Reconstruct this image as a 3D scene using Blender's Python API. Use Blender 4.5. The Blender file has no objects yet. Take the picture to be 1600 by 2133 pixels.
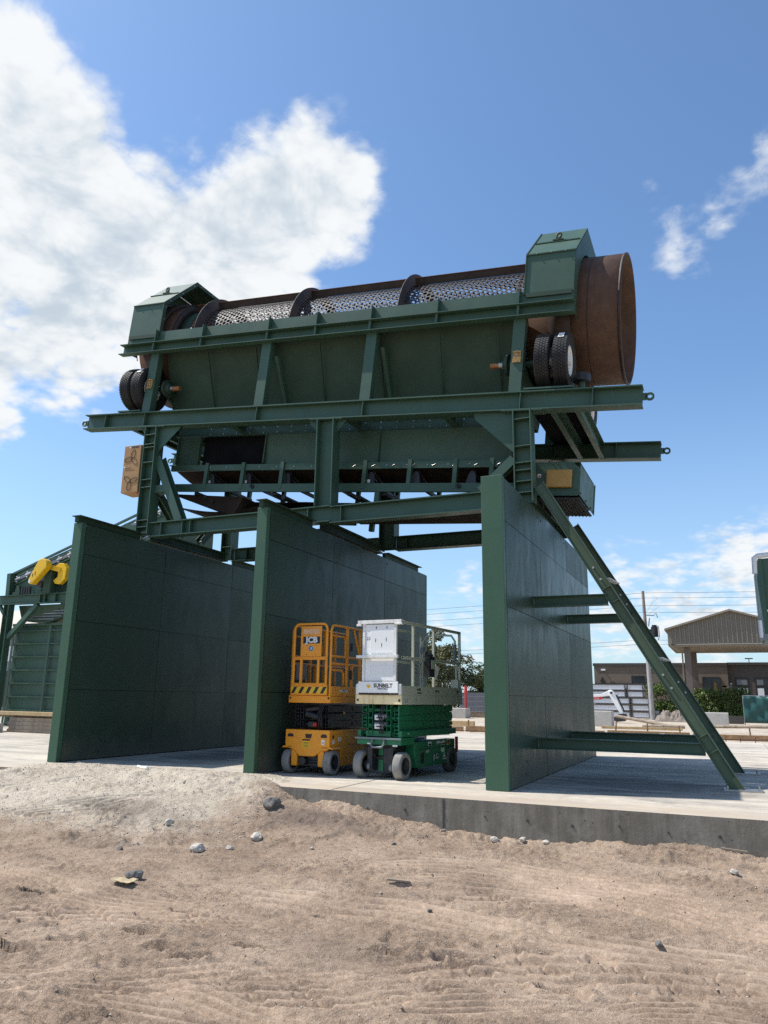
import bpy, bmesh, math, random
import numpy as np
from mathutils import Vector, Matrix
R = math.radians
random.seed(7)
S = bpy.context.scene
COL = S.collection

# ------------------------------------------------------------------ camera
cam_d = bpy.data.cameras.new('camera'); cam = bpy.data.objects.new('camera', cam_d); COL.objects.link(cam)
cam_d.sensor_fit = 'VERTICAL'; cam_d.sensor_height = 24.0
cam_d.lens = 24.0 * 1577.224 / 2133.0
cam_d.clip_start = 0.05; cam_d.clip_end = 6000
def cam_matrix(yaw, pitch, roll):
    cy, sy = math.cos(yaw), math.sin(yaw)
    f = Vector((sy*math.cos(pitch), cy*math.cos(pitch), math.sin(pitch)))
    r = Vector((cy, -sy, 0)); d = f.cross(r)
    c, s = math.cos(roll), math.sin(roll)
    right = c*r + s*d; down = -s*r + c*d
    m = Matrix((right, -down, -f)).transposed().to_4x4()
    m.translation = Vector((0, 0, 1.2))
    return m
cam.matrix_world = cam_matrix(R(-23.95445605), R(13.74793052), R(-0.88443621))
S.camera = cam
S.view_settings.view_transform = 'Standard'; S.view_settings.look = 'None'
S.cycles.use_denoising = False
try: S.cycles.denoising_prefilter = 'ACCURATE'; S.cycles.denoising_input_passes = 'RGB_ALBEDO_NORMAL'
except Exception: pass
S.view_settings.exposure = 0.18; S.view_settings.gamma = 1.0

# ------------------------------------------------------------------ sun
SUN_TO = Vector((-2.84, -0.67, 4.41)).normalized()          # towards the sun
sd = bpy.data.lights.new('sun', 'SUN'); sd.energy = 5.0; sd.angle = R(0.53); sd.color = (1.0, 0.955, 0.88)
so = bpy.data.objects.new('sun', sd); COL.objects.link(so)
so.rotation_euler = SUN_TO.to_track_quat('Z', 'Y').to_euler()
so.location = (-20, -8, 40)

# ------------------------------------------------------------------ sky
def N(nt, t, **k):
    n = nt.nodes.new(t)
    for a, v in k.items():
        if a == 'inp':
            for i, x in v.items(): n.inputs[i].default_value = x
        else: setattr(n, a, v)
    return n
S.cycles.max_bounces = 6; S.cycles.diffuse_bounces = 3; S.cycles.glossy_bounces = 3; S.cycles.sample_clamp_indirect = 2.0; S.cycles.blur_glossy = 1.0; S.cycles.caustics_reflective = False; S.cycles.caustics_refractive = False
W = bpy.data.worlds.new('World'); S.world = W; W.use_nodes = True
W.cycles.sampling_method = 'MANUAL'; W.cycles.sample_map_resolution = 1024
nt = W.node_tree; nt.nodes.clear(); L = nt.links.new
def mth(nt, op, a, b=None, clamp=False):
    n = nt.nodes.new('ShaderNodeMath'); n.operation = op; n.use_clamp = clamp
    for i, x in enumerate((a, b)):
        if x is None: continue
        if isinstance(x, (int, float)): n.inputs[i].default_value = x
        else: nt.links.new(x, n.inputs[i])
    return n.outputs[0]
sky = N(nt, 'ShaderNodeTexSky', sky_type='NISHITA', sun_disc=False)
sky.sun_elevation = math.asin(SUN_TO.z); sky.sun_rotation = math.atan2(SUN_TO.x, SUN_TO.y)
sky.altitude = 0; sky.air_density = 1.0; sky.dust_density = 0.9; sky.ozone_density = 2.2
SKY_STRENGTH = 0.15
tc = N(nt, 'ShaderNodeTexCoord')
sep = N(nt, 'ShaderNodeSeparateXYZ'); L(tc.outputs['Generated'], sep.inputs[0])
zc = mth(nt, 'MAXIMUM', sep.outputs[2], 0.0)
den = mth(nt, 'ADD', zc, 0.28)
px = mth(nt, 'DIVIDE', sep.outputs[0], den); py = mth(nt, 'DIVIDE', sep.outputs[1], den)
cmb = N(nt, 'ShaderNodeCombineXYZ'); L(px, cmb.inputs[0]); L(py, cmb.inputs[1])
# cloud banks: where the clouds stand in the sky (direction, 1-cos of radius, strength)
BANKS = [(-0.6425,0.3890,0.6602,0.00291,0.80), (-0.6382,0.4341,0.6358,0.00186,0.90), (-0.6046,0.4360,0.6666,0.00039,0.72), (-0.6527,0.4785,0.5873,0.00445,1.00),
 (-0.6223,0.5241,0.5815,0.00191,0.80), (-0.7386,0.4828,0.4704,0.01365,1.10), (-0.6622,0.5528,0.5058,0.00567,1.00), (-0.6350,0.6126,0.4707,0.00507,1.05),
 (-0.5682,0.6081,0.5544,0.00124,0.80), (-0.5339,0.6252,0.5693,0.00269,0.85), (-0.5461,0.6672,0.5066,0.00436,1.05), (-0.4653,0.6870,0.5581,0.00387,1.05),
 (-0.4149,0.6901,0.5930,0.00332,1.00), (-0.3813,0.7002,0.6036,0.00137,0.85), (-0.4005,0.6613,0.6343,0.00079,0.75), (-0.4934,0.7153,0.4948,0.00258,0.95),
 (-0.5637,0.6983,0.4412,0.00346,0.95), (-0.6902,0.6022,0.4011,0.00290,0.85), (-0.7532,0.5479,0.3640,0.00153,0.85), (-0.7561,0.5790,0.3050,0.00046,0.75),
 (-0.5736,0.4736,0.6684,0.00014,0.45), (-0.7282,0.6021,0.3274,0.00008,0.35), (0.0130,0.8402,0.5421,0.00153,0.45), (-0.0252,0.8205,0.5711,0.00034,0.38),
 (0.0701,0.8172,0.5720,0.00091,0.45), (0.0854,0.8043,0.5881,0.00027,0.45), (-0.0058,0.8606,0.5092,0.00049,0.46), (0.0379,0.8427,0.5370,0.00045,0.45),
 (-0.1070,0.9851,0.1344,0.00191,0.60), (-0.0090,0.9934,0.1140,0.00296,0.66), (0.0371,0.9859,0.1629,0.00151,0.68), (-0.0445,0.9962,0.0748,0.00311,0.58),
 (-0.2945,0.9444,0.1463,0.00048,0.60), (-0.3094,0.9479,0.0755,0.00228,0.58), (0.0782,0.9821,0.1712,0.00094,0.66), (-0.1274,0.9880,0.0874,0.00103,0.58),
 (0.9,0.1,0.35,0.05,0.80), (0.3,-0.9,0.3,0.05,0.80)]
cov = None
for x, y, z, c, a in BANKS:
    v = Vector((x, y, z)).normalized()
    dp = N(nt, 'ShaderNodeVectorMath', operation='DOT_PRODUCT'); L(tc.outputs['Generated'], dp.inputs[0]); dp.inputs[1].default_value = v
    t = mth(nt, 'SUBTRACT', dp.outputs['Value'], 1.0 - 2.3*c)
    t = mth(nt, 'DIVIDE', t, 2.3*c, clamp=True)
    t = mth(nt, 'MULTIPLY', t, a)
    cov = t if cov is None else mth(nt, 'MAXIMUM', cov, mth(nt, 'ADD', mth(nt, 'MULTIPLY', cov, .35), t))
def noise(nt, vec, scale, detail=8, rough=.58, dist=0.0, dim='3D'):
    n = N(nt, 'ShaderNodeTexNoise'); n.noise_dimensions = dim
    n.inputs['Scale'].default_value = scale; n.inputs['Detail'].default_value = detail
    n.inputs['Roughness'].default_value = rough; n.inputs['Distortion'].default_value = dist
    if vec is not None: nt.links.new(vec, n.inputs['Vector'])
    return n.outputs['Fac']
n1 = noise(nt, cmb.outputs[0], 6.0, 12, .60, .15)
n2 = noise(nt, cmb.outputs[0], 26.0, 10, .66, .3)
vb = N(nt, 'ShaderNodeTexVoronoi', feature='F1'); L(cmb.outputs[0], vb.inputs['Vector']); vb.inputs['Scale'].default_value = 13; vb.inputs['Detail'].default_value = 2; vb.inputs['Roughness'].default_value = .6
bil = mth(nt, 'MULTIPLY', mth(nt, 'SUBTRACT', .42, vb.outputs['Distance']), .42)
raw = mth(nt, 'ADD', mth(nt, 'ADD', mth(nt, 'MULTIPLY', cov, 0.95), bil), mth(nt, 'ADD', mth(nt, 'MULTIPLY', mth(nt, 'SUBTRACT', n1, .5), 1.35), mth(nt, 'MULTIPLY', mth(nt, 'SUBTRACT', n2, .5), .6)))
mr = N(nt, 'ShaderNodeMapRange', interpolation_type='SMOOTHSTEP'); L(raw, mr.inputs['Value'])
mr.inputs['From Min'].default_value = 0.10; mr.inputs['From Max'].default_value = 0.66
gate = mth(nt, 'MULTIPLY', cov, 5.0, clamp=True)
dens = mth(nt, 'MULTIPLY', mth(nt, 'MULTIPLY', mr.outputs[0], gate), mth(nt, 'MULTIPLY', mth(nt, 'ADD', cov, .12), 1.25, clamp=True))
# cloud tone: thick undersides are greyer
n3 = mth(nt, 'SUBTRACT', mth(nt, 'ADD', noise(nt, cmb.outputs[0], 7.0, 10, .62, .35), mth(nt, 'MULTIPLY', bil, .55)), mth(nt, 'MULTIPLY', raw, .12))
tone = N(nt, 'ShaderNodeMapRange', interpolation_type='SMOOTHSTEP'); L(n3, tone.inputs['Value'])
tone.inputs['From Min'].default_value = .02; tone.inputs['From Max'].default_value = .38
cc = N(nt, 'ShaderNodeMix', data_type='RGBA'); L(tone.outputs[0], cc.inputs['Factor'])
cc.inputs['A'].default_value = (0.50, 0.58, 0.66, 1); cc.inputs['B'].default_value = (0.82, 0.845, 0.86, 1)
skys = N(nt, 'ShaderNodeMix', data_type='RGBA', blend_type='MULTIPLY'); skys.inputs['Factor'].default_value = 1
L(sky.outputs[0], skys.inputs['A']); skys.inputs['B'].default_value = (SKY_STRENGTH*.86, SKY_STRENGTH*1.03, SKY_STRENGTH*1.14, 1)
# thin veil towards the horizon
vel = N(nt, 'ShaderNodeMapRange', interpolation_type='SMOOTHSTEP'); L(sep.outputs[2], vel.inputs['Value'])
vel.inputs['From Min'].default_value = .42; vel.inputs['From Max'].default_value = -.02; vel.inputs['To Max'].default_value = .45
vmix = N(nt, 'ShaderNodeMix', data_type='RGBA'); L(vel.outputs[0], vmix.inputs['Factor']); L(skys.outputs['Result'], vmix.inputs['A']); vmix.inputs['B'].default_value = (.52, .70, .88, 1)
cm = N(nt, 'ShaderNodeMix', data_type='RGBA'); L(dens, cm.inputs['Factor']); L(vmix.outputs['Result'], cm.inputs['A']); L(cc.outputs['Result'], cm.inputs['B'])
bg = N(nt, 'ShaderNodeBackground'); L(cm.outputs['Result'], bg.inputs['Color']); bg.inputs['Strength'].default_value = 1.0
wo = N(nt, 'ShaderNodeOutputWorld'); L(bg.outputs[0], wo.inputs[0])

# ------------------------------------------------------------------ materials
def ramp(nt, fac, stops):
    r = nt.nodes.new('ShaderNodeValToRGB'); nt.links.new(fac, r.inputs[0])
    e = r.color_ramp.elements
    while len(e) < len(stops): e.new(0.5)
    for i, (p, c) in enumerate(stops): e[i].position = p; e[i].color = c if len(c) == 4 else (*c, 1)
    return r.outputs[0]
def mixc(nt, f, a, b, blend='MIX'):
    m = nt.nodes.new('ShaderNodeMix'); m.data_type = 'RGBA'; m.blend_type = blend
    for s_, v in ((m.inputs['Factor'], f), (m.inputs['A'], a), (m.inputs['B'], b)):
        if isinstance(v, (int, float)): s_.default_value = v
        elif isinstance(v, tuple): s_.default_value = v if len(v) == 4 else (*v, 1)
        else: nt.links.new(v, s_)
    return m.outputs['Result']
def base_mat(name):
    m = bpy.data.materials.new(name); m.use_nodes = True; nt = m.node_tree
    b = nt.nodes['Principled BSDF']; tc = nt.nodes.new('ShaderNodeTexCoord')
    return m, nt, b, tc.outputs['Object']
def scaled(nt, vec, s, rot=(0, 0, 0)):
    mp = nt.nodes.new('ShaderNodeMapping'); mp.inputs['Scale'].default_value = s; mp.inputs['Rotation'].default_value = rot
    nt.links.new(vec, mp.inputs['Vector']); return mp.outputs[0]
def add_bump(nt, b, h, strength, dist):
    bp = nt.nodes.new('ShaderNodeBump'); bp.inputs['Strength'].default_value = strength; bp.inputs['Distance'].default_value = dist
    nt.links.new(h, bp.inputs['Height']); nt.links.new(bp.outputs[0], b.inputs['Normal'])
def mat(name, col, rough=.5, metal=0.0, var=.18, vscale=2.5, dirt=None, dirt_amt=0.35, bump=0.0, bscale=60, coat=0.0, spec=.5, streak=0.0):
    m, nt, b, oc = base_mat(name)
    f = noise(nt, oc, vscale, 6, .6)
    lo = tuple(c*(1-var) for c in col); hi = tuple(min(1, c*(1+var)) for c in col)
    c = ramp(nt, f, [(.3, lo), (.7, hi)])
    if dirt:
        v2 = scaled(nt, oc, (6, 6, .7)) if streak else oc
        d = noise(nt, v2, 1.6, 8, .7)
        k = nt.nodes.new('ShaderNodeMapRange'); nt.links.new(d, k.inputs['Value'])
        k.inputs['From Min'].default_value = .5; k.inputs['From Max'].default_value = .75; k.inputs['To Max'].default_value = dirt_amt
        c = mixc(nt, k.outputs[0], c, dirt)
    nt.links.new(c, b.inputs['Base Color'])
    rr = nt.nodes.new('ShaderNodeMapRange'); nt.links.new(noise(nt, oc, vscale*2.3, 5, .6), rr.inputs['Value'])
    rr.inputs['From Min'].default_value = .3; rr.inputs['From Max'].default_value = .7
    rr.inputs['To Min'].default_value = max(.03, rough-.08); rr.inputs['To Max'].default_value = min(1, rough+.1)
    nt.links.new(rr.outputs[0], b.inputs['Roughness'])
    b.inputs['Metallic'].default_value = metal; b.inputs['Coat Weight'].default_value = coat
    b.inputs['Specular IOR Level'].default_value = spec
    if bump: add_bump(nt, b, noise(nt, oc, bscale, 4, .6), bump, .01)
    return m
M = {}
M['green'] = mat('machine_green_paint', (.045, .096, .065), .48, var=.14, vscale=1.2, dirt=(.085, .11, .085), dirt_amt=.3, spec=.36)
M['green_post'] = mat('wall_post_green_paint', (.050, .112, .068), .45, var=.1, vscale=.9, dirt=(.085, .12, .075), dirt_amt=.35, streak=1, spec=.3)
M['green_rake'] = mat('brace_green_paint', (.084, .126, .080), .5, var=.1, vscale=1.2, dirt=(.10, .12, .085), dirt_amt=.3, spec=.3)
M['pipe_grey'] = mat('grey_pole_sheath', (.36, .35, .34), .6, var=.12)
M['shade_black'] = mat('shade_black_steel', (.010, .011, .013), .95, var=.3, spec=.06)  # near-black colour stands for the deep shade under the deck and in the chute
M['green_dk'] = mat('dark_green_paint', (.033, .064, .042), .6, var=.15, vscale=1.2, spec=.25)  # darker green for the hopper, small fittings and rear members
M['rust'] = mat('rusty_steel', (.085, .043, .024), .72, var=.28, vscale=3.0, dirt=(.19, .09, .042), dirt_amt=.5, bump=.2, bscale=45, streak=1)
M['rust_dk'] = mat('dark_oxidised_steel', (.034, .022, .017), .65, var=.4, vscale=4, dirt=(.16, .075, .035), dirt_amt=.4, bump=.15)
M['screen'] = mat('bare_screen_steel', (.046, .040, .040), .6, metal=.05, var=.25, vscale=4, dirt=(.12, .07, .045), dirt_amt=.3)
M['rubber'] = mat('tyre_rubber', (.020, .020, .021), .72, var=.3, vscale=8, bump=.1)
M['rubber_grey'] = mat('worn_grey_rubber', (.24, .232, .215), .85, var=.25, vscale=7, dirt=(.10, .095, .09), dirt_amt=.6, bump=.25, bscale=35)
M['rubber_dim'] = mat('dusty_rubber', (.10, .10, .098), .85, var=.25, vscale=7, dirt=(.19, .18, .165), dirt_amt=.5, bump=.2, bscale=35)
M['white'] = mat('white_paint', (.86, .86, .84), .45, var=.04, vscale=4)
M['white_worn'] = mat('chipped_white_paint', (.80, .79, .74), .5, var=.1, vscale=5, dirt=(.20, .15, .10), dirt_amt=.55, streak=1)
M['cream'] = mat('rust_stained_cream_paint', (.84, .70, .40), .55, var=.12, vscale=5, dirt=(.30, .12, .04), dirt_amt=.85, streak=1)
M['sage'] = mat('faded_sage_paint', (.52, .54, .43), .5, var=.08, vscale=3, dirt=(.22, .2, .15), dirt_amt=.45)
M['lift_green'] = mat('bright_green_paint', (.012, .165, .072), .42, var=.15, vscale=3, dirt=(.05, .12, .07), dirt_amt=.35)
M['orange'] = mat('orange_paint', (.86, .33, .014), .4, var=.08, vscale=3, dirt=(.30, .13, .035), dirt_amt=.5)
M['black'] = mat('black_paint', (.014, .014, .016), .5, var=.3)
M['dark'] = mat('dark_grease_steel', (.028, .029, .033), .45, metal=.2, var=.35, vscale=8)
M['steel'] = mat('machined_steel', (.42, .41, .40), .35, metal=.85, var=.15)
M['rust_shaft_lit_lip'] = mat('rusted_shaft_and_sunlit_lip', (.34, .15, .05), .55, metal=.3, var=.35, vscale=14)
M['yellow'] = mat('safety_yellow', (.80, .48, .012), .4, var=.06)
M['brass'] = mat('ochre_bearing_plate', (.34, .20, .05), .5, metal=.3, var=.2, vscale=9)
M['ochre'] = mat('ochre_guard_paint', (.42, .235, .05), .5, var=.12, vscale=3)
M['card'] = mat('brown_cardboard', (.42, .25, .115), .85, var=.1, vscale=5)
M['ink'] = mat('dark_ink', (.05, .035, .03), .7, var=.1)
M['red'] = mat('red_paint', (.52, .03, .02), .45, var=.1)
M['blue'] = mat('blue_decal', (.02, .2, .42), .45, var=.05)
M['decal'] = mat('white_decal', (.72, .72, .70), .5, var=.06)
M['wood'] = mat('weathered_timber', (.30, .24, .18), .8, var=.35, vscale=6, dirt=(.10, .08, .06), dirt_amt=.5)
M['wood_new'] = mat('fresh_timber', (.48, .34, .18), .75, var=.2, vscale=6, dirt=(.35, .22, .1), dirt_amt=.5)
M['wood_or'] = mat('form_timber', (.30, .18, .09), .8, var=.3, vscale=4, dirt=(.2, .12, .06), dirt_amt=.5)
M['rebar'] = mat('rebar_rust', (.11, .052, .03), .8, var=.3)
M['tan_wall'] = mat('brown_stucco', (.165, .128, .098), .9, var=.06, vscale=1.0)
M['tan_dk'] = mat('dark_brown_stucco', (.105, .088, .075), .9, var=.06, vscale=1.0)
M['trim'] = mat('dark_bronze_trim', (.06, .052, .046), .5, var=.1)
M['canopy'] = mat('tan_metal_cladding', (.205, .178, .140), .5, var=.05, vscale=1)
M['soffit'] = mat('tan_soffit', (.25, .21, .155), .6, var=.08)
M['post_br'] = mat('brown_post_paint', (.13, .10, .085), .6, var=.08)
M['glass'] = mat('dark_window_glass', (.016, .02, .024), .12, var=.3)
M['frame_dk'] = mat('black_window_frame', (.02, .02, .022), .4, var=.1)
M['galv'] = mat('galvanised_sheet', (.74, .75, .77), .5, metal=.0, var=.08, vscale=2)
M['galv_dk'] = mat('grey_steel', (.20, .21, .235), .5, metal=.3, var=.12, vscale=2)
M['pale_conc'] = mat('precast_concrete', (.44, .42, .385), .9, var=.14, vscale=3, dirt=(.24, .22, .2), dirt_amt=.5, bump=.3, bscale=14)
M['tarp'] = mat('green_tarpaulin', (.012, .072, .066), .55, var=.12)
M['pole_wood'] = mat('pole_wood', (.26, .215, .18), .85, var=.3, vscale=5)
M['wire'] = mat('wire_black', (.05, .05, .055), .6, var=.05)
M['foam'] = mat('white_foam_wrap', (.80, .80, .80), .75, var=.04)
M['rock'] = mat('limestone_rock', (.46, .42, .36), .9, var=.22, vscale=9, bump=.4, bscale=40)
M['pebble'] = mat('sandy_pebble', (.40, .34, .27), .95, var=.35, vscale=14)
M['rock_dk'] = mat('dark_rock', (.17, .155, .14), .9, var=.4, vscale=9, bump=.4, bscale=40)
M['soil'] = mat('dark_soil', (.24, .20, .165), .95, var=.3, vscale=6, bump=.5, bscale=25)
M['roof_tan'] = mat('tan_roof_sheet', (.50, .44, .36), .6, var=.06)
M['bark'] = mat('tree_bark', (.09, .07, .055), .9, var=.3, vscale=8)
M['belt_brown'] = mat('worn_brown_belt', (.036, .027, .021), .9, var=.3, vscale=2, spec=.12)
M['belt'] = mat('conveyor_rubber', (.030, .023, .019), .9, var=.3, vscale=3, spec=.12)
M['kraft'] = mat('crumpled_paper', (.45, .36, .22), .9, var=.1)
M['foil'] = mat('crumpled_foil', (.30, .30, .33), .4, metal=.6, var=.4, vscale=30)
M['lamp_red'] = mat('red_lens', (.22, .02, .012), .3, var=.1)
def leaf_mat(name, a, b_):
    m, nt, b, oc = base_mat(name)
    oi = noise(nt, oc, .9, 3, .6); o2 = noise(nt, oc, 9, 2, .5)
    c = ramp(nt, mth(nt, 'ADD', mth(nt, 'MULTIPLY', oi, .6), mth(nt, 'MULTIPLY', o2, .4)), [(.34, a), (.62, b_)])
    nt.links.new(c, b.inputs['Base Color']); b.inputs['Roughness'].default_value = .55
    b.inputs['Specular IOR Level'].default_value = .3
    return m
M['leaf'] = leaf_mat('hedge_leaf', (.050, .085, .022), (.14, .20, .055))
M['leaf_dk'] = leaf_mat('dark_tree_leaf', (.045, .062, .024), (.11, .13, .05))
M['leaf_olive'] = leaf_mat('olive_tree_leaf', (.060, .070, .028), (.135, .14, .06))

def wall_mat(name='bunker_panel_paint', dr=0.0, spec=.3):
    # big painted steel sheets: satin paint with faint handling streaks in the gloss and some scuffs
    m, nt, b, oc = base_mat(name)
    c = ramp(nt, noise(nt, oc, .8, 6, .6), [(.3, (.026, .051, .032)), (.7, (.032, .061, .039))])
    oi = nt.nodes.new('ShaderNodeObjectInfo'); c = mixc(nt, mth(nt, 'MULTIPLY', oi.outputs['Random'], .14), c, (.038, .066, .052))
    st = noise(nt, scaled(nt, oc, (9, 9, .8)), 1.3, 9, .72)
    k = nt.nodes.new('ShaderNodeMapRange'); nt.links.new(st, k.inputs['Value']); k.inputs['From Min'].default_value = .56; k.inputs['From Max'].default_value = .74; k.inputs['To Max'].default_value = .3
    c = mixc(nt, k.outputs[0], c, (.055, .075, .060))
    vo = nt.nodes.new('ShaderNodeTexVoronoi'); vo.inputs['Scale'].default_value = 2.1; nt.links.new(oc, vo.inputs['Vector'])
    k2 = nt.nodes.new('ShaderNodeMapRange'); nt.links.new(vo.outputs['Distance'], k2.inputs['Value']); k2.inputs['From Min'].default_value = .045; k2.inputs['From Max'].default_value = .02; k2.inputs['To Max'].default_value = .6
    c = mixc(nt, k2.outputs[0], c, (.05, .075, .06))
    nt.links.new(c, b.inputs['Base Color'])
    rr = nt.nodes.new('ShaderNodeMapRange'); nt.links.new(noise(nt, scaled(nt, oc, (2.2, 2.2, .9)), 1.1, 8, .65, .8), rr.inputs['Value'])
    rr.inputs['From Min'].default_value = .35; rr.inputs['From Max'].default_value = .68; rr.inputs['To Min'].default_value = .32+dr; rr.inputs['To Max'].default_value = .46+dr*.5
    nt.links.new(mth(nt, 'ADD', rr.outputs[0], mth(nt, 'MULTIPLY', oi.outputs['Random'], .14)), b.inputs['Roughness']); b.inputs['Specular IOR Level'].default_value = spec
    # dusty splash along the foot and slight oil-canning of the sheets
    sp_ = nt.nodes.new('ShaderNodeSeparateXYZ'); nt.links.new(oc, sp_.inputs[0]); du = nt.nodes.new('ShaderNodeMapRange'); nt.links.new(mth(nt, 'ADD', sp_.outputs[2], mth(nt, 'MULTIPLY', noise(nt, oc, 3.5, 8, .7), -.9)), du.inputs['Value']); du.inputs['From Min'].default_value = .05; du.inputs['From Max'].default_value = -.42; du.inputs['To Max'].default_value = .5
    nt.links.new(mixc(nt, du.outputs[0], c, (.16, .14, .11)), b.inputs['Base Color'])
    add_bump(nt, b, noise(nt, oc, 1.0, 2, .5), .35, .03)
    return m
M['panel'] = wall_mat()
M['panel_gloss'] = wall_mat('glossy_panel_paint', -.05, .26)

SHADE_PATCHES = [(-1.3, 12.2, 1.9, 2.0), (-5.4, 13.5, 1.6, 2.6), (-9.4, 13.5, 1.4, 3.0)]      # shade painted into the slab colour beside the right wall and in the bays
def conc_mat(name, side):
    m, nt, b, oc = base_mat(name)
    big = noise(nt, oc, .35, 8, .65); fine = noise(nt, oc, 5, 8, .7)
    f = mth(nt, 'ADD', mth(nt, 'MULTIPLY', big, .6), mth(nt, 'MULTIPLY', fine, .4))
    if side:
        st = noise(nt, scaled(nt, oc, (5, 5, .5)), 1.8, 8, .7)
        f = mth(nt, 'ADD', mth(nt, 'MULTIPLY', f, .5), mth(nt, 'MULTIPLY', st, .5))
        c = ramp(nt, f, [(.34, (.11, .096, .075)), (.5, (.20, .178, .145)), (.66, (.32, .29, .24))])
        vo = nt.nodes.new('ShaderNodeTexVoronoi'); vo.inputs['Scale'].default_value = 9; nt.links.new(oc, vo.inputs['Vector'])
        bl = noise(nt, oc, 1.7, 6, .6); kb = nt.nodes.new('ShaderNodeMapRange'); nt.links.new(bl, kb.inputs['Value']); kb.inputs['From Min'].default_value = .5; kb.inputs['From Max'].default_value = .62; kb.inputs['To Max'].default_value = .5
        c = mixc(nt, kb.outputs[0], c, (.33, .305, .26))
        k = nt.nodes.new('ShaderNodeMapRange'); nt.links.new(vo.outputs['Distance'], k.inputs['Value']); k.inputs['From Min'].default_value = .12; k.inputs['From Max'].default_value = .06
        c = mixc(nt, k.outputs[0], c, (.10, .09, .08))
    else:
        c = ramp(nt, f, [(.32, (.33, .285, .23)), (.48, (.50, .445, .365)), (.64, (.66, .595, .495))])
        st = noise(nt, scaled(nt, oc, (.25, 1.6, 1)), 1.2, 10, .72)
        k = nt.nodes.new('ShaderNodeMapRange'); nt.links.new(st, k.inputs['Value']); k.inputs['From Min'].default_value = .45; k.inputs['From Max'].default_value = .62; k.inputs['To Max'].default_value = .75
        c = mixc(nt, k.outputs[0], c, (.30, .275, .245))
        d2 = noise(nt, scaled(nt, oc, (1, 1, 1)), .9, 10, .75)
        k2 = nt.nodes.new('ShaderNodeMapRange'); nt.links.new(d2, k2.inputs['Value']); k2.inputs['From Min'].default_value = .54; k2.inputs['From Max'].default_value = .66; k2.inputs['To Max'].default_value = .6
        c = mixc(nt, k2.outputs[0], c, (.20, .185, .17))
        ds = nt.nodes.new('ShaderNodeSeparateXYZ'); nt.links.new(oc, ds.inputs[0]); kd = nt.nodes.new('ShaderNodeMapRange'); nt.links.new(mth(nt, 'ADD', ds.outputs[1], mth(nt, 'MULTIPLY', noise(nt, scaled(nt, oc, (.8, 2, 1)), 1.6, 9, .7), -2.6)), kd.inputs['Value']); kd.inputs['From Min'].default_value = 9.1; kd.inputs['From Max'].default_value = 8.3; kd.inputs['To Max'].default_value = .75      # soil tracked onto the edge of the pad
        c = mixc(nt, kd.outputs[0], c, (.46, .375, .285))
        for cx_, cy_, rx_, ry_ in SHADE_PATCHES:
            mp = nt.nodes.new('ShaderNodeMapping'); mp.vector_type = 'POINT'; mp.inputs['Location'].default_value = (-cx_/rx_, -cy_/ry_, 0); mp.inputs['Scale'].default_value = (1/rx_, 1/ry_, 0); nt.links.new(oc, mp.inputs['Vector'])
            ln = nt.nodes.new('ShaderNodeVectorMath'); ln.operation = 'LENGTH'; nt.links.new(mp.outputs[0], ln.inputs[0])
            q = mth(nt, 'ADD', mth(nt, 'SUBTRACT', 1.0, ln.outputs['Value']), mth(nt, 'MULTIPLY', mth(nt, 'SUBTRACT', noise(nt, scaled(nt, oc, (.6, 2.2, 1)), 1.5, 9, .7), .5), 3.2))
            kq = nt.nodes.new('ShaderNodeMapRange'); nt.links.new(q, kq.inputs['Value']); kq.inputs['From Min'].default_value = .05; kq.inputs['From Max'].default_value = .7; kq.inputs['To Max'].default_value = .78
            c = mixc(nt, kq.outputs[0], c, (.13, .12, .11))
    nt.links.new(c, b.inputs['Base Color']); b.inputs['Roughness'].default_value = .85
    b.inputs['Specular IOR Level'].default_value = .25
    add_bump(nt, b, noise(nt, oc, 30, 6, .65), .35, .008)
    return m
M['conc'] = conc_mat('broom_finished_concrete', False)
M['conc_side'] = conc_mat('formed_concrete_edge', True)

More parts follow.
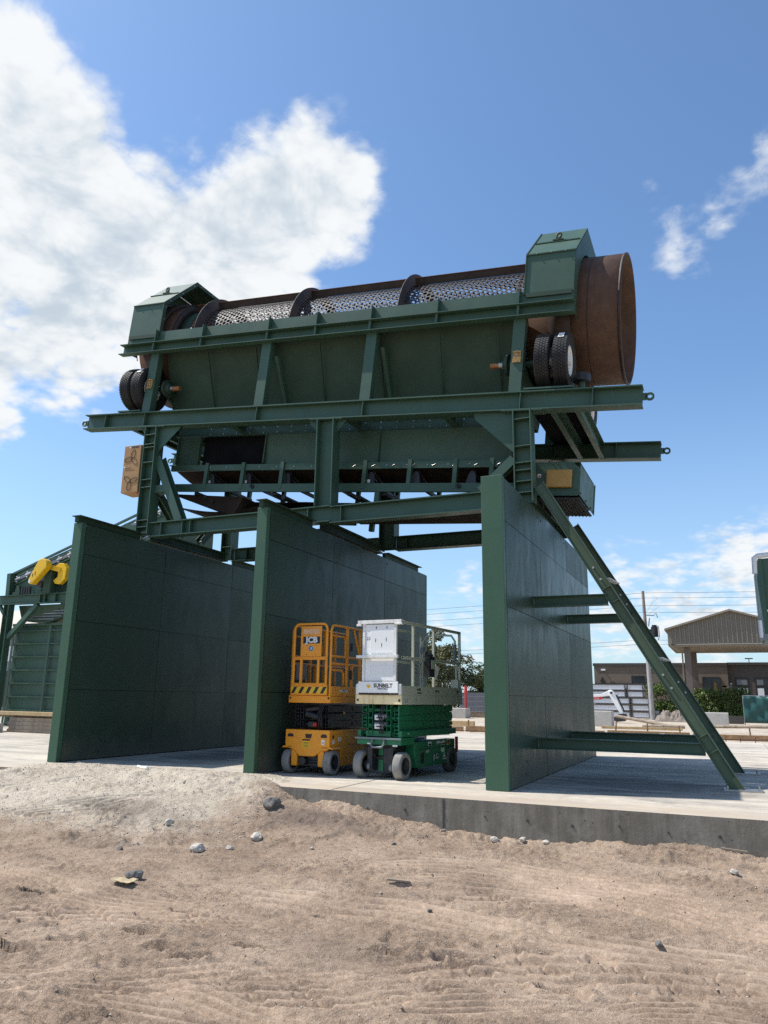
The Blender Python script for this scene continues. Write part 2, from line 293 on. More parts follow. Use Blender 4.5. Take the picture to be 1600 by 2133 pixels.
def ground_mat():
    m, nt, b, oc = base_mat('sandy_dirt')
    a = noise(nt, oc, 1.1, 9, .62); f = noise(nt, oc, 26, 6, .7); g = noise(nt, oc, 110, 3, .6)
    t = mth(nt, 'ADD', mth(nt, 'ADD', mth(nt, 'MULTIPLY', a, .40), mth(nt, 'MULTIPLY', f, .32)), mth(nt, 'MULTIPLY', g, .28))
    sand = ramp(nt, t, [(.37, (.165, .116, .083)), (.5, (.335, .247, .178)), (.62, (.50, .382, .285))])
    lime = ramp(nt, t, [(.36, (.36, .30, .23)), (.5, (.50, .43, .34)), (.62, (.62, .55, .45))])
    at = nt.nodes.new('ShaderNodeAttribute'); at.attribute_name = 'limestone'
    k = nt.nodes.new('ShaderNodeMapRange'); nt.links.new(mth(nt, 'ADD', at.outputs['Fac'], mth(nt, 'MULTIPLY', mth(nt, 'SUBTRACT', noise(nt, oc, 3.2, 8, .7), .5), 1.1)), k.inputs['Value'])
    k.inputs['From Min'].default_value = .3; k.inputs['From Max'].default_value = .8
    c = mixc(nt, k.outputs[0], sand, lime)
    dk = nt.nodes.new('ShaderNodeMapRange'); nt.links.new(noise(nt, oc, 2.4, 8, .68), dk.inputs['Value']); dk.inputs['From Min'].default_value = .55; dk.inputs['From Max'].default_value = .75; dk.inputs['To Max'].default_value = .7
    c = mixc(nt, dk.outputs[0], c, (.175, .130, .10))
    da = nt.nodes.new('ShaderNodeAttribute'); da.attribute_name = 'damp'; dm = nt.nodes.new('ShaderNodeMapRange'); nt.links.new(mth(nt, 'ADD', da.outputs['Fac'], mth(nt, 'MULTIPLY', mth(nt, 'SUBTRACT', noise(nt, oc, 2.6, 8, .7), .5), 1.0)), dm.inputs['Value']); dm.inputs['From Min'].default_value = .3; dm.inputs['From Max'].default_value = .9; dm.inputs['To Max'].default_value = .8
    c = mixc(nt, dm.outputs[0], c, (.165, .125, .10))
    nt.links.new(c, b.inputs['Base Color']); b.inputs['Roughness'].default_value = .95; b.inputs['Specular IOR Level'].default_value = .15
    sp = nt.nodes.new('ShaderNodeTexVoronoi'); sp.inputs['Scale'].default_value = 48; nt.links.new(oc, sp.inputs['Vector'])
    ks = nt.nodes.new('ShaderNodeMapRange'); nt.links.new(sp.outputs['Distance'], ks.inputs['Value']); ks.inputs['From Min'].default_value = .22; ks.inputs['From Max'].default_value = .12; ks.inputs['To Max'].default_value = .6
    c2 = mixc(nt, mth(nt, 'MULTIPLY', ks.outputs[0], sp.outputs['Color']), c, (.58, .50, .40)); nt.links.new(c2, b.inputs['Base Color'])
    h = mth(nt, 'ADD', mth(nt, 'MULTIPLY', noise(nt, oc, 38, 5, .7), .7), mth(nt, 'MULTIPLY', noise(nt, oc, 150, 3, .6), .35))
    tk = nt.nodes.new('ShaderNodeAttribute'); tk.attribute_name = 'track'; h = mth(nt, 'MULTIPLY', h, mth(nt, 'SUBTRACT', 1.0, mth(nt, 'MULTIPLY', tk.outputs['Fac'], .75)))
    add_bump(nt, b, h, .9, .03)
    return m
M['dirt'] = ground_mat()

# ------------------------------------------------------------------ mesh helpers
class MB:
    def __init__(s): s.v = []; s.f = []; s.sm = []
    def add(s, vs, fs, smooth=False):
        o = len(s.v); s.v += [tuple(x) for x in vs]; s.f += [tuple(i+o for i in f) for f in fs]; s.sm += [smooth]*len(fs); return s
    def box(s, x0, x1, y0, y1, z0, z1):
        v = [(x, y, z) for x in (x0, x1) for y in (y0, y1) for z in (z0, z1)]
        return s.add(v, [(0,1,3,2),(4,6,7,5),(0,4,5,1),(2,3,7,6),(0,2,6,4),(1,5,7,3)])
    def hexa(s, p):      # 8 corners: bottom ring 0-3, top ring 4-7
        return s.add(p, [(3,2,1,0),(4,5,6,7),(0,1,5,4),(1,2,6,5),(2,3,7,6),(3,0,4,7)])
    def prism(s, poly, axis, a, b):
        n = len(poly)
        def P(p, t):
            return {'x': (t, p[0], p[1]), 'y': (p[0], t, p[1]), 'z': (p[0], p[1], t)}[axis]
        return s.add([P(p, a) for p in poly]+[P(p, b) for p in poly], [tuple(range(n))[::-1], tuple(range(n, 2*n))]+[(i, (i+1) % n, n+(i+1) % n, n+i) for i in range(n)])
    def frame(s, p0, p1, up):
        p0, p1 = Vector(p0), Vector(p1); d = (p1-p0).normalized(); up = Vector(up)
        r = d.cross(up); r = r.normalized() if r.length > 1e-5 else d.orthogonal().normalized()
        return p0, p1, r, r.cross(d)
    def sweep(s, prof, p0, p1, up=(0, 0, 1)):   # prof (side, up) polygon
        p0, p1, r, u = s.frame(p0, p1, up); n = len(prof)
        v = [p + r*a + u*b for p in (p0, p1) for a, b in prof]
        return s.add(v, [tuple(range(n)), tuple(range(n, 2*n))[::-1]]+[((i+1) % n, i, n+i, n+(i+1) % n) for i in range(n)])
    def ibeam(s, p0, p1, h, b, tf=.022, tw=.016, up=(0, 0, 1)):   # centred
        H, B, w = h/2, b/2, tw/2
        return s.sweep([(-B,-H),(B,-H),(B,-H+tf),(w,-H+tf),(w,H-tf),(B,H-tf),(B,H),(-B,H),(-B,H-tf),(-w,H-tf),(-w,-H+tf),(-B,-H+tf)], p0, p1, up)
    def channel(s, p0, p1, h, b, t=.014, up=(0, 0, 1), flip=1):
        H = h/2; f = flip
        P = [(0,-H),(f*b,-H),(f*b,-H+t),(f*t,-H+t),(f*t,H-t),(f*b,H-t),(f*b,H),(0,H)]
        return s.sweep(P if f > 0 else P[::-1], p0, p1, up)
    def bar(s, p0, p1, w, h, up=(0, 0, 1)): return s.sweep([(-w/2,-h/2),(w/2,-h/2),(w/2,h/2),(-w/2,h/2)], p0, p1, up)
    def rtube(s, p0, p1, w, h, t=.008, up=(0, 0, 1)):   # hollow rectangular tube
        p0, p1, r, u = s.frame(p0, p1, up); O = [(-w/2,-h/2),(w/2,-h/2),(w/2,h/2),(-w/2,h/2)]; I = [(a-math.copysign(t, a), b-math.copysign(t, b)) for a, b in O]
        v = [p+r*a+u*b for p in (p0, p1) for q in (O, I) for a, b in q]; f = []
        for i in range(4):
            j = (i+1) % 4
            f += [(j, i, 8+i, 8+j), (4+i, 4+j, 12+j, 12+i), (i, j, 4+j, 4+i), (8+j, 8+i, 12+i, 12+j)]
        return s.add(v, f)
    def cyl(s, p0, p1, r, n=12, r1=None, cap=True, smooth=True):
        p0, p1, a, u = s.frame(p0, p1, (0, 0, 1)) if abs((Vector(p1)-Vector(p0)).normalized().z) < .99 else s.frame(p0, p1, (0, 1, 0))
        r1 = r if r1 is None else r1
        v = [p + a*math.cos(t)*q + u*math.sin(t)*q for p, q in ((p0, r), (p1, r1)) for t in (2*math.pi*i/n for i in range(n))]
        s.add(v, [((i+1) % n, i, n+i, n+(i+1) % n) for i in range(n)], smooth)
        if cap: s.add(v, [tuple(range(n)), tuple(range(n, 2*n))[::-1]])
        return s
    def path(s, pts, r, n=8, closed=False):
        pts = [Vector(p) for p in pts]; k = len(pts); rings = []; up = None
        for i, p in enumerate(pts):
            a = pts[i-1] if (i or closed) else p; b = pts[(i+1) % k] if (i < k-1 or closed) else p
            d = (b-a).normalized()
            if up is None: up = d.orthogonal().normalized()
            up = (up - d*up.dot(d)).normalized(); q = d.cross(up)
            rr = r[i] if isinstance(r, (list, tuple)) else r
            rings += [p+up*math.cos(t)*rr+q*math.sin(t)*rr for t in (2*math.pi*j/n for j in range(n))]
        f = []
        for i in range(k if closed else k-1):
            for j in range(n):
                a, b = i*n+j, i*n+(j+1) % n; c, d = ((i+1) % k)*n+j, ((i+1) % k)*n+(j+1) % n
                f.append((a, b, d, c))
        s.add(rings, f, True)
        if not closed: s.add(rings[:n], [tuple(range(n))[::-1]]); s.add(rings[-n:], [tuple(range(n))])
        return s
    def lathe(s, prof, c, axis, n=40, smooth=True, closed=True):   # prof: (radius, along axis); axis unit vec
        ax = Vector(axis).normalized(); a = ax.orthogonal().normalized() if abs(ax.z) > .9 else ax.cross(Vector((0, 0, 1))).normalized(); b = ax.cross(a); c = Vector(c)
        v = [c+ax*h+(a*math.cos(t)+b*math.sin(t))*r for t in (2*math.pi*i/n for i in range(n)) for r, h in prof]; k = len(prof); f = []
        for i in range(n):
            for j in range(k if closed else k-1):
                f.append((i*k+j, i*k+(j+1) % k, ((i+1) % n)*k+(j+1) % k, ((i+1) % n)*k+j))
        return s.add(v, f, smooth)
    def bolt(s, p, nrm, r=.018, h=.016): return s.cyl(p, Vector(p)+Vector(nrm)*h, r, 6, smooth=False)
    def build(s, name, m, parent=None, bevel=0.0, world=False, angle=35, flip_fix=True):
        me = bpy.data.meshes.new(name)
        vs = s.v
        if parent is not None and world:
            inv = root_of(parent).matrix_basis.inverted(); vs = [inv @ Vector(p) for p in s.v]
        me.from_pydata([tuple(p) for p in vs], [], s.f)
        me.polygons.foreach_set('use_smooth', s.sm)
        me.materials.append(M[m] if isinstance(m, str) else m)
        if flip_fix and len(s.f) < 20000:
            bm = bmesh.new(); bm.from_mesh(me); bmesh.ops.recalc_face_normals(bm, faces=bm.faces); bm.to_mesh(me); bm.free()
        me.update()
        o = bpy.data.objects.new(name, me); COL.objects.link(o)
        if parent is not None: o.parent = parent
        if bevel:
            b = o.modifiers.new('bevel', 'BEVEL'); b.width = bevel; b.segments = 2; b.limit_method = 'ANGLE'; b.angle_limit = R(40)
        return o
def fuse(mb, o, m, world=False):
    # weld small hardware into the mesh of the part that carries it, with its own material slot
    vs = mb.v
    if world:
        inv = root_of(o).matrix_basis.inverted(); vs = [inv @ Vector(p) for p in vs]
    bm = bmesh.new(); bm.from_mesh(o.data); mm = M[m] if isinstance(m, str) else m
    names = [x.name for x in o.data.materials]
    if mm.name not in names: o.data.materials.append(mm); names.append(mm.name)
    k = names.index(mm.name); bv = [bm.verts.new(p) for p in vs]; nf = []
    for f, s in zip(mb.f, mb.sm):
        try: q = bm.faces.new([bv[i] for i in f])
        except ValueError: continue
        q.material_index = k; q.smooth = s; nf.append(q)
    bmesh.ops.recalc_face_normals(bm, faces=nf); bm.to_mesh(o.data); bm.free(); o.data.update()
    return o
def root_of(o):
    while o.parent is not None: o = o.parent
    return o
def tag(o, label=None, cat=None, group=None, kind=None):
    for k, v in (('label', label), ('category', cat), ('group', group), ('kind', kind)):
        if v: o[k] = v
    return o
def thing(name, label, cat, loc=(0, 0, 0), rot=(0, 0, 0), group=None):
    o = bpy.data.objects.new(name, None); COL.objects.link(o); o.location = loc; o.rotation_euler = rot
    o.empty_display_size = .3
    o.matrix_basis = Matrix.Translation(loc) @ __import__('mathutils').Euler(rot).to_matrix().to_4x4()
    return tag(o, label, cat, group)
def text_mesh(body, size, name, m, parent, mw, extrude=.0015, align='CENTER', shear=0, width=1.0, bold=0.0):
    cu = bpy.data.curves.new(name, 'FONT'); cu.body = body; cu.size = size; cu.extrude = extrude; cu.align_x = align; cu.align_y = 'CENTER'; cu.shear = shear; cu.offset = bold
    cu.space_character = 1.0; cu.resolution_u = 3
    to = bpy.data.objects.new(name, cu); COL.objects.link(to)
    me = bpy.data.meshes.new_from_object(to.evaluated_get(bpy.context.evaluated_depsgraph_get()))
    bpy.data.objects.remove(to); bpy.data.curves.remove(cu)
    me.transform(mw @ Matrix.Diagonal((width, 1, 1, 1)))
    me.materials.clear(); me.materials.append(M[m])
    o = bpy.data.objects.new(name, me); COL.objects.link(o); o.parent = parent
    return o
def plane_mat(origin, right, up):
    r, u = Vector(right).normalized(), Vector(up).normalized(); n = r.cross(u)
    m = Matrix((r, u, n)).transposed().to_4x4(); m.translation = Vector(origin); return m
# ------------------------------------------------------------------ ground
_rs = np.random.RandomState(5)
_TAB = _rs.rand(256, 256)
def vnoise(x, y):
    xi = np.floor(x).astype(int); yi = np.floor(y).astype(int); fx = x-xi; fy = y-yi
    fx = fx*fx*fx*(fx*(fx*6-15)+10); fy = fy*fy*fy*(fy*(fy*6-15)+10)
    a = _TAB[xi & 255, yi & 255]; b = _TAB[(xi+1) & 255, yi & 255]; c = _TAB[xi & 255, (yi+1) & 255]; d = _TAB[(xi+1) & 255, (yi+1) & 255]
    return (a*(1-fx)+b*fx)*(1-fy)+(c*(1-fx)+d*fx)*fy - .5
def fbm(x, y, s, o=4, g=.5):
    t = 0; a = 1
    for i in range(o):
        t = t + a*vnoise(x*s+17.3*i, y*s-9.1*i); s *= 2.03; a *= g
    return t
def sstep(a, b, x):
    t = np.clip((x-a)/(b-a), 0, 1); return t*t*(3-2*t)
CZX = [-30, -14, -11.6, -10.9, -10.45, -10.0, -9.0, -7.5, -6.4, -5.95, -5.72, -5.4, -4.8, -4.1, -3.3, -2.3, -1.2, -.4, .25, 1.2, 3, 30]
CZZ = [-.30, -.20, -.12, -.06, .03, .07, .085, .075, .06, .03, -.02, -.17, -.21, -.27, -.36, -.41, -.345, -.335, -.39, -.42, -.42, -.42]
TRACKS = [([(-6,3.1),(-4.205,3.784),(-3.403,4.146),(-2.574,4.465),(-1.752,4.756),(-.689,5.11),(.072,5.283),(2,5.6)], .20, 1),
 ([(-6,2.9),(-3.956,3.575),(-3.209,3.921),(-2.404,4.179),(-1.385,4.526),(.06,4.983),(2,5.4)], .22, 1),
 ([(-3.6,3.58),(-3.428,3.596),(-2.987,3.664),(-2.413,3.719),(-1.8,3.72)], .16, 0), ([(-3.3,4.02),(-2.956,3.947),(-2.529,3.889),(-2.1,3.86)], .16, 0),
 ([(-3.9,5.9),(-3.242,5.968),(-2.63,6.038),(-1.811,5.942),(-.775,5.846),(.099,5.913),(2,6.1)], .30, 0),
 ([(-2.6,6.5),(-1.832,6.698),(-.91,7.005),(.156,7.235),(2,7.6)], .26, 1),
 ([(-3.5,7.6),(-2.388,7.864),(-1.432,7.781),(-.572,7.523),(.164,7.385),(2,7.1)], .36, 0),
 ([(-9.5,6.2),(-8.6,6.9),(-7.6,7.8),(-6.9,8.6)], .35, 1), ([(-10.5,7.6),(-9.4,8.2),(-8.4,9.1)], .35, 1), ([(-3.0,7.0),(-2.0,7.3),(-1.0,7.2),(.2,6.7),(2,6.2)], .4, 0), ([(-2.2,4.9),(-1.4,5.25),(-.4,5.45),(.6,5.5),(2,5.6)], .3, 1), ([(-1.9,4.2),(-1.1,4.6),(-.3,4.95),(2,5.2)], .25, 0), ([(-6.5,4.4),(-5.4,4.55),(-4.2,5.0),(-3.2,5.15)], .28, 1), ([(-7.5,5.4),(-6.3,5.5),(-5.0,5.2),(-3.8,5.3)], .3, 0)]
LAST = {}
FEET = [(-4.96,4.76,.5,.3),(-4.7,4.55,.6,.3),(-4.24,4.39,.4,.3),(-3.84,4.65,.2,.31),(-3.55,4.5,.3,.3),(-3.26,4.43,.5,.3),(-3.0,4.75,.1,.3),(-2.2,5.05,.4,.3),(-1.75,5.2,.35,.3),(-2.9,5.6,-.3,.3),(-5.3,5.1,.7,.3),(-4.4,4.05,.3,.3),(-1.0,4.9,.2,.3),(-3.9,5.2,.1,.3)]
def ground_h(x, y, fine=True):
    x = np.asarray(x, float); y = np.asarray(y, float)
    cz = np.interp(x, CZX, CZZ) + .03*fbm(x, y*0, .9, 3)
    base = -.43 + .05*fbm(x, y, .35, 3)
    ramp_len = np.interp(x, [-12, -9, -6.2, -5.2, -3, 1], [5.5, 4.6, 3.4, 1.9, 1.2, 1.3])
    t = np.clip((9.4-y)/ramp_len, 0, 1)
    h = cz + (base-cz)*(1-(1-t)**1.7)
    back = cz - .055*(y-9.4) - .02*(y-9.4)**2
    h = np.where(y > 9.4, back, h)
    # heap of darker soil beside the slab corner
    h = h + .10*np.exp(-(((x+5.0)/.8)**2+((y-8.9)/.45)**2)) + .06*np.exp(-(((x+7.1)/1.0)**2+((y-8.1)/.35)**2))
    lump = .075*fbm(x, y, .75, 4, .55)
    rough = sstep(8.6, 9.2, y)*.3+.7
    h = h + lump*rough*np.where(y > 9.4, .35, 1)
    if fine:
        ridg = np.abs(fbm(x*.8, y*1.7, 2.1, 4, .6))
        patch = sstep(-.12, .22, fbm(x, y, .55, 2))
        nz = np.where(y > 9.4, .5, 1)*((.034*fbm(x*.75, y*1.6, 3.1, 5, .58)) + (.008+.026*patch)*(fbm(x, y*1.4, 8.5, 4, .66)) - .03*patch*ridg + .007*fbm(x, y, 26, 2, .6)); M_ = 0*h; add = 0*h
        al_ = x*.94+y*.34; ac_ = y*.94-x*.34+.10*np.sin(x*.9+1)
        stk = np.abs(fbm(al_*.16, ac_, 5.2, 4, .62)); stm = sstep(-.16, .12, fbm(x*.7, y*1.2, .9, 2))*np.where(y > 8.6, .25, 1)
        crum = sstep(.02, .2, fbm(x*.8+5, y*1.5, 1.5, 3)); cr = np.abs(vnoise(x*15, y*19))+.6*np.abs(vnoise(x*31+7, y*37)); nz = nz + np.where(y > 9.4, .6, 1)*(.25+crum)*.038*(cr-.2)
        led = fbm(x*.7, y*1.9, 2.2, 4, .6); nz = nz + .030*np.clip((led-.10)*22, 0, 1)-.024*np.clip((led+.22)*22, -1, 0)*-1
        nz = nz*(1-.55*stm) + .085*stm*np.clip(.13-stk, -.05, .2)
        for P, w, blk in TRACKS:
            xs = [p[0] for p in P]; ys = [p[1] for p in P]; far_ = ys[len(ys)//2] > 5.4; pr = .15 if far_ else .095; w = w*(1.9 if far_ else 1.6)
            d = y-np.interp(x, xs, ys) + .012*vnoise(x*3, y*0+3)
            m = (1-sstep(w*.42, w*.58, np.abs(d)))*sstep(xs[0], xs[0]+.4, x)*(1-sstep(xs[-1]-.4, xs[-1], x))
            m = m*(.45+.55*sstep(-.25, -.02, fbm(x, y, 1.3, 2)))
            rib = np.sin(d/pr*2*np.pi); rib = np.clip(rib*3.5, -1, 1)
            if blk: rib = rib*np.where(np.sin(x/(.62*pr)+np.round(d/pr)*1.9) > -.35, 1, -.5)
            add = add*(1-m) + m*((.030 if far_ else .022)*rib-.016) + .020*np.exp(-((np.abs(d)-w*.62)/.035)**2)*np.clip(m*1.0, 0, 1); M_ = np.maximum(M_, m)
        LAST['m'] = M_; h = h + nz*(1-.9*M_) + add
        for fx_, fy_, fa, fl in FEET:
            ca, sa = np.cos(fa), np.sin(fa); u = (x-fx_)*ca+(y-fy_)*sa; v = -(x-fx_)*sa+(y-fy_)*ca
            w_ = .055*(1+.25*np.cos(u*16)); m = (1-sstep(fl*.46, fl*.50, np.abs(u)))*(1-sstep(w_*.93, w_*1.05, np.abs(v)))
            ring = np.exp(-((np.sqrt((u/(fl*.62))**2+(v/.085)**2)-1)/.18)**2)
            h = h-nz*.9*m-.042*m+.020*ring*(1-m)+.009*m*np.sign(np.sin(u*60))
    # the yard beyond and below the slab
    under = (y > 10.95) & (y < 27.2) & (x > -39) & (x < 11)
    h = np.where(y > 10.95, -.06, h)
    h = np.where(under, -.5, h)
    h = np.where((x < -13.5) & (y <= 10.95), np.minimum(h, -.1), h)
    return h
def build_ground():
    gx = np.concatenate([[-900, -300, -120, -60, -40, -38.9, -30, -22, -18, -16, -14.5, -13.5], np.arange(-12.6, -8, .03), np.arange(-8, .9, .0185), np.arange(.9, 2.2, .08), [2.6, 3.2, 4, 6, 9, 10.9, 12, 20, 40, 120, 300, 900]])
    ny = [3.0]
    while ny[-1] < 9.75: ny.append(ny[-1]+.0085+.0019*(ny[-1]-3))
    gy = np.concatenate([[-400, -60, -15, -3, 0, 1, 2, 2.6, 2.85], ny, np.arange(ny[-1]+.03, 10.95, .03), [10.96, 12, 15, 20, 26, 27.19, 27.25, 29, 31, 34, 38, 45, 60, 90, 150, 300, 900, 2500]])
    X, Y = np.meshgrid(gx, gy); H = ground_h(X, Y); TM = np.clip(LAST['m'], 0, 1)
    far = (Y < 2.8) | (X < -13) | (X > 2.3); H = np.where(far & (Y < 10.9), ground_h(X, Y, False), H)
    nx, nyy = len(gx), len(gy)
    me = bpy.data.meshes.new('ground'); n = nx*nyy
    me.vertices.add(n); me.vertices.foreach_set('co', np.stack([X, Y, H], -1).astype(np.float32).ravel())
    I = np.arange(n).reshape(nyy, nx); Q = np.stack([I[:-1, :-1], I[:-1, 1:], I[1:, 1:], I[1:, :-1]], -1).reshape(-1, 4)
    me.loops.add(Q.size); me.loops.foreach_set('vertex_index', Q.ravel().astype(np.int32))
    me.polygons.add(len(Q)); me.polygons.foreach_set('loop_start', (np.arange(len(Q))*4).astype(np.int32)); me.polygons.foreach_set('loop_total', np.full(len(Q), 4, np.int32))
    me.polygons.foreach_set('use_smooth', np.ones(len(Q), bool)); me.update(calc_edges=True)
    lim = np.where(Y < 10.95, sstep(-4.9, -6.6, X)*sstep(6.0, 8.7, Y + .25*(X+6)*(-.4)), .75)
    lim = np.where((Y < 10.95), np.maximum(lim, .35*sstep(8.9, 9.3, Y)*sstep(-3.6, -2.6, X)), lim)
    a = me.attributes.new('limestone', 'FLOAT', 'POINT'); a.data.foreach_set('value', lim.astype(np.float32).ravel())
    damp = .95*np.exp(-(((X+4.7)/1.0)**2+((Y-8.75)/.38)**2))+.8*np.exp(-(((X+7.0)/1.3)**2+((Y-7.9)/.35)**2))+.55*np.exp(-(((X+2.6)/.7)**2+((Y-5.0)/.45)**2))+.6*np.exp(-(((X+6.3)/1.2)**2+((Y-6.9)/.4)**2))
    a2 = me.attributes.new('damp', 'FLOAT', 'POINT'); a2.data.foreach_set('value', damp.astype(np.float32).ravel())
    a3 = me.attributes.new('track', 'FLOAT', 'POINT'); a3.data.foreach_set('value', TM.astype(np.float32).ravel())
    me.materials.append(M['dirt'])
    o = bpy.data.objects.new('ground', me); COL.objects.link(o); o['kind'] = 'structure'
build_ground()
def gz(x, y): return float(ground_h(np.array([x]), np.array([y]))[0])

# concrete slab: top face and formed edge are separate materials on separate sheets of one raised pad
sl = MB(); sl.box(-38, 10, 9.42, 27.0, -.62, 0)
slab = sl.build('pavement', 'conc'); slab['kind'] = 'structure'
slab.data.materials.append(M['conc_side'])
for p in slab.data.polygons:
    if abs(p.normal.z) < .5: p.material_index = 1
dk = MB()      # form-tie holes, pour joint and streaks along the pad edge
for i, x in enumerate(np.arange(-4.35, 3.0, .52)):
    z = -.19 + .02*math.sin(i*2.3)
    dk.cyl((x, 9.421, z), (x, 9.412, z), .014+.004*math.sin(i*1.7), 8)
dk.box(-3.33, -3.31, 9.414, 9.424, -.5, -.012)
o = dk.build('pavement_edge_marks', 'trim'); o.parent = slab
jt = MB()
for y in (15.4, 21.2): jt.box(-38, 10, y-.006, y+.006, .0005, .003)
for x in (-20.5, -14.8, -8.9, -4.9, .9, 6.0): jt.box(x-.006, x+.006, 9.45, 26.9, .0035, .005)
o = jt.build('pavement_joints', 'rock_dk'); o.parent = slab

# ------------------------------------------------------------------ bunker walls
def bunker_wall(x0, x1, top, label):
    t = thing('bunker_wall', label, 'wall', ((x0+x1)/2, 10.45, 0), group='green steel bunker walls')
    b = MB(); b.box(x0+.012, x1-.012, 10.56, 17.95, .01, top-.06); b.build('core', 'black', t, world=True)
    e = MB(); e.box(x0, x1, 10.45, 10.558, .004, top); e.build('end_post', 'green_post', t, bevel=.006, world=True)
    e = MB(); e.box(x0, x1, 17.955, 18.02, .004, top-.03); e.build('end_post', 'green_post', t, world=True)
    ys = [10.565, 12.885, 15.36, 17.95]; zs = [.012, 1.25, 2.49, 3.735, top-.02]
    for side, xa, xb in ((1, x1-.012, x1), (-1, x0, x0+.012)):
        for i in range(3):
            for j in range(4):
                g = .0055; dx = .0022*math.sin(i*5+j*3+x0)
                p = MB(); p.box(min(xa, xb)+ (dx if side > 0 else 0), max(xa, xb)+(dx if side > 0 else 0), ys[i]+g, ys[i+1]-g, zs[j]+g, zs[j+1]-g)
                p.build('panel', 'panel_gloss' if x0 > -4 else 'panel', t, world=True)
    # slotted lifting holes near the top of the sheets
    h = MB()
    for y, z in ((11.6, top-.12), (12.75, top-.14), (13.05, top-.14), (15.2, top-.14), (15.5, top-.14), (11.5, .32), (11.45, .14)):
        h.cyl((x1+.0005, y, z), (x1+.0035, y, z), .022, 10)
    h.build('lifting_hole', 'black', t, world=True)
    return t
WL = bunker_wall(-11.08, -10.875, 4.33, 'leftmost green steel bunker wall, dark right face, standing next to the yellow-guarded conveyor')
WM = bunker_wall(-6.97, -6.778, 4.27, 'middle green steel bunker wall just left of the orange scissor lift')
WR = bunker_wall(-3.08, -2.757, 4.41, 'thickest green steel bunker wall, glossy right face streaked, propped by the diagonal braces')
# cap angles overhanging the two left walls
for w, x0, x1, top in ((WL, -11.08, -10.875, 4.33), (WM, -6.97, -6.778, 4.27)):
    c = MB(); c.box(x0+.06, x1-.055, 10.40, 12.1, top, top+.105); c.box(x0+.02, x1+.03, 10.36, 12.1, top+.105, top+.12)
    c.box(x0+.06, x1-.055, 15.5, 17.55, top, top+.105); c.box(x0+.02, x1+.03, 15.5, 17.6, top+.105, top+.12)
    c.build('cap_angle', 'green_dk', w, world=True)

# ------------------------------------------------------------------ support frame
AL = R(5.56); O3 = Vector((-6.9, 13.8, 6.807))
def beam_bottom(x): return 6.807-.0974*(x+6.9)-.345
FR = thing('support_frame', 'green steel support frame of columns, beams and diagonal braces carrying the drum screen', 'support frame', (-6.8, 13.8, 4.4))
YF, YR = 12.30, 15.32
def column(x, y, z0, z1, h=.32, b=.28, stiff=(), m='green'):
    c = MB(); H, B, tf = h/2, b/2, .022
    c.box(x-H, x-H+tf, y-B, y+B, z0, z1); c.box(x+H-tf, x+H, y-B, y+B, z0, z1); c.box(x-H+tf, x+H-tf, y-.008, y+.008, z0, z1)
    o = c.build('column', m, FR, world=True, bevel=.003)
    if stiff:
        s = MB()
        for z in stiff: s.box(x-H+tf+.001, x+H-tf-.001, y-B+.006, y-.009, z-.008, z+.008)
        fuse(s, o, m, world=True)
    return o
for x, zb in ((-10.985, 4.44), (-2.845, 4.42)):
    zt = beam_bottom(x); d = zt-zb
    column(x, YF, zb, zt, stiff=[zb+d*k for k in ((.02, .07, .13, .43, .5, .66, .80, .83, .92) if x < -5 else (.1, .22, .34, .42, .6, .9))])
    column(x, YR, zb-.02, zt-.02, stiff=[zb+.3])
column(-6.675, YF, 4.705, beam_bottom(-6.5), .37, .30)
column(-6.675, YR, 4.4, beam_bottom(-6.5), .37, .30)
# lower transverse beams
def xbeam(x0, x1, y, z0, z1, st=(), m='green'):
    b = MB(); b.ibeam((x0, y, (z0+z1)/2), (x1, y, (z0+z1)/2), z1-z0, .24)
    for s in st: b.box(s-.007, s+.007, y-.115, y-.009, z0+.024, z1-.024)
    return b.build('cross_beam', m, FR, world=True)
xbeam(-10.80, -6.532, YF, 4.38, 4.695, (-10.5, -9.95, -9.75, -7.0))
xbeam(-6.528, -3.02, YF, 4.345, 4.675, (-6.3,))
xbeam(-10.80, -6.88, YR, 4.38, 4.69, (-10.4, -10.0)); xbeam(-6.48, -3.02, YR, 4.38, 4.69, (-6.2,))
for x, top in ((-10.985, 4.35), (-6.875, 4.29), (-2.92, 4.43)):
    b = MB(); b.ibeam((x, YF+.16, top+.11), (x, YR-.16, top+.11), .2, .2); b.build('wall_beam', 'green_dk', FR, world=True)
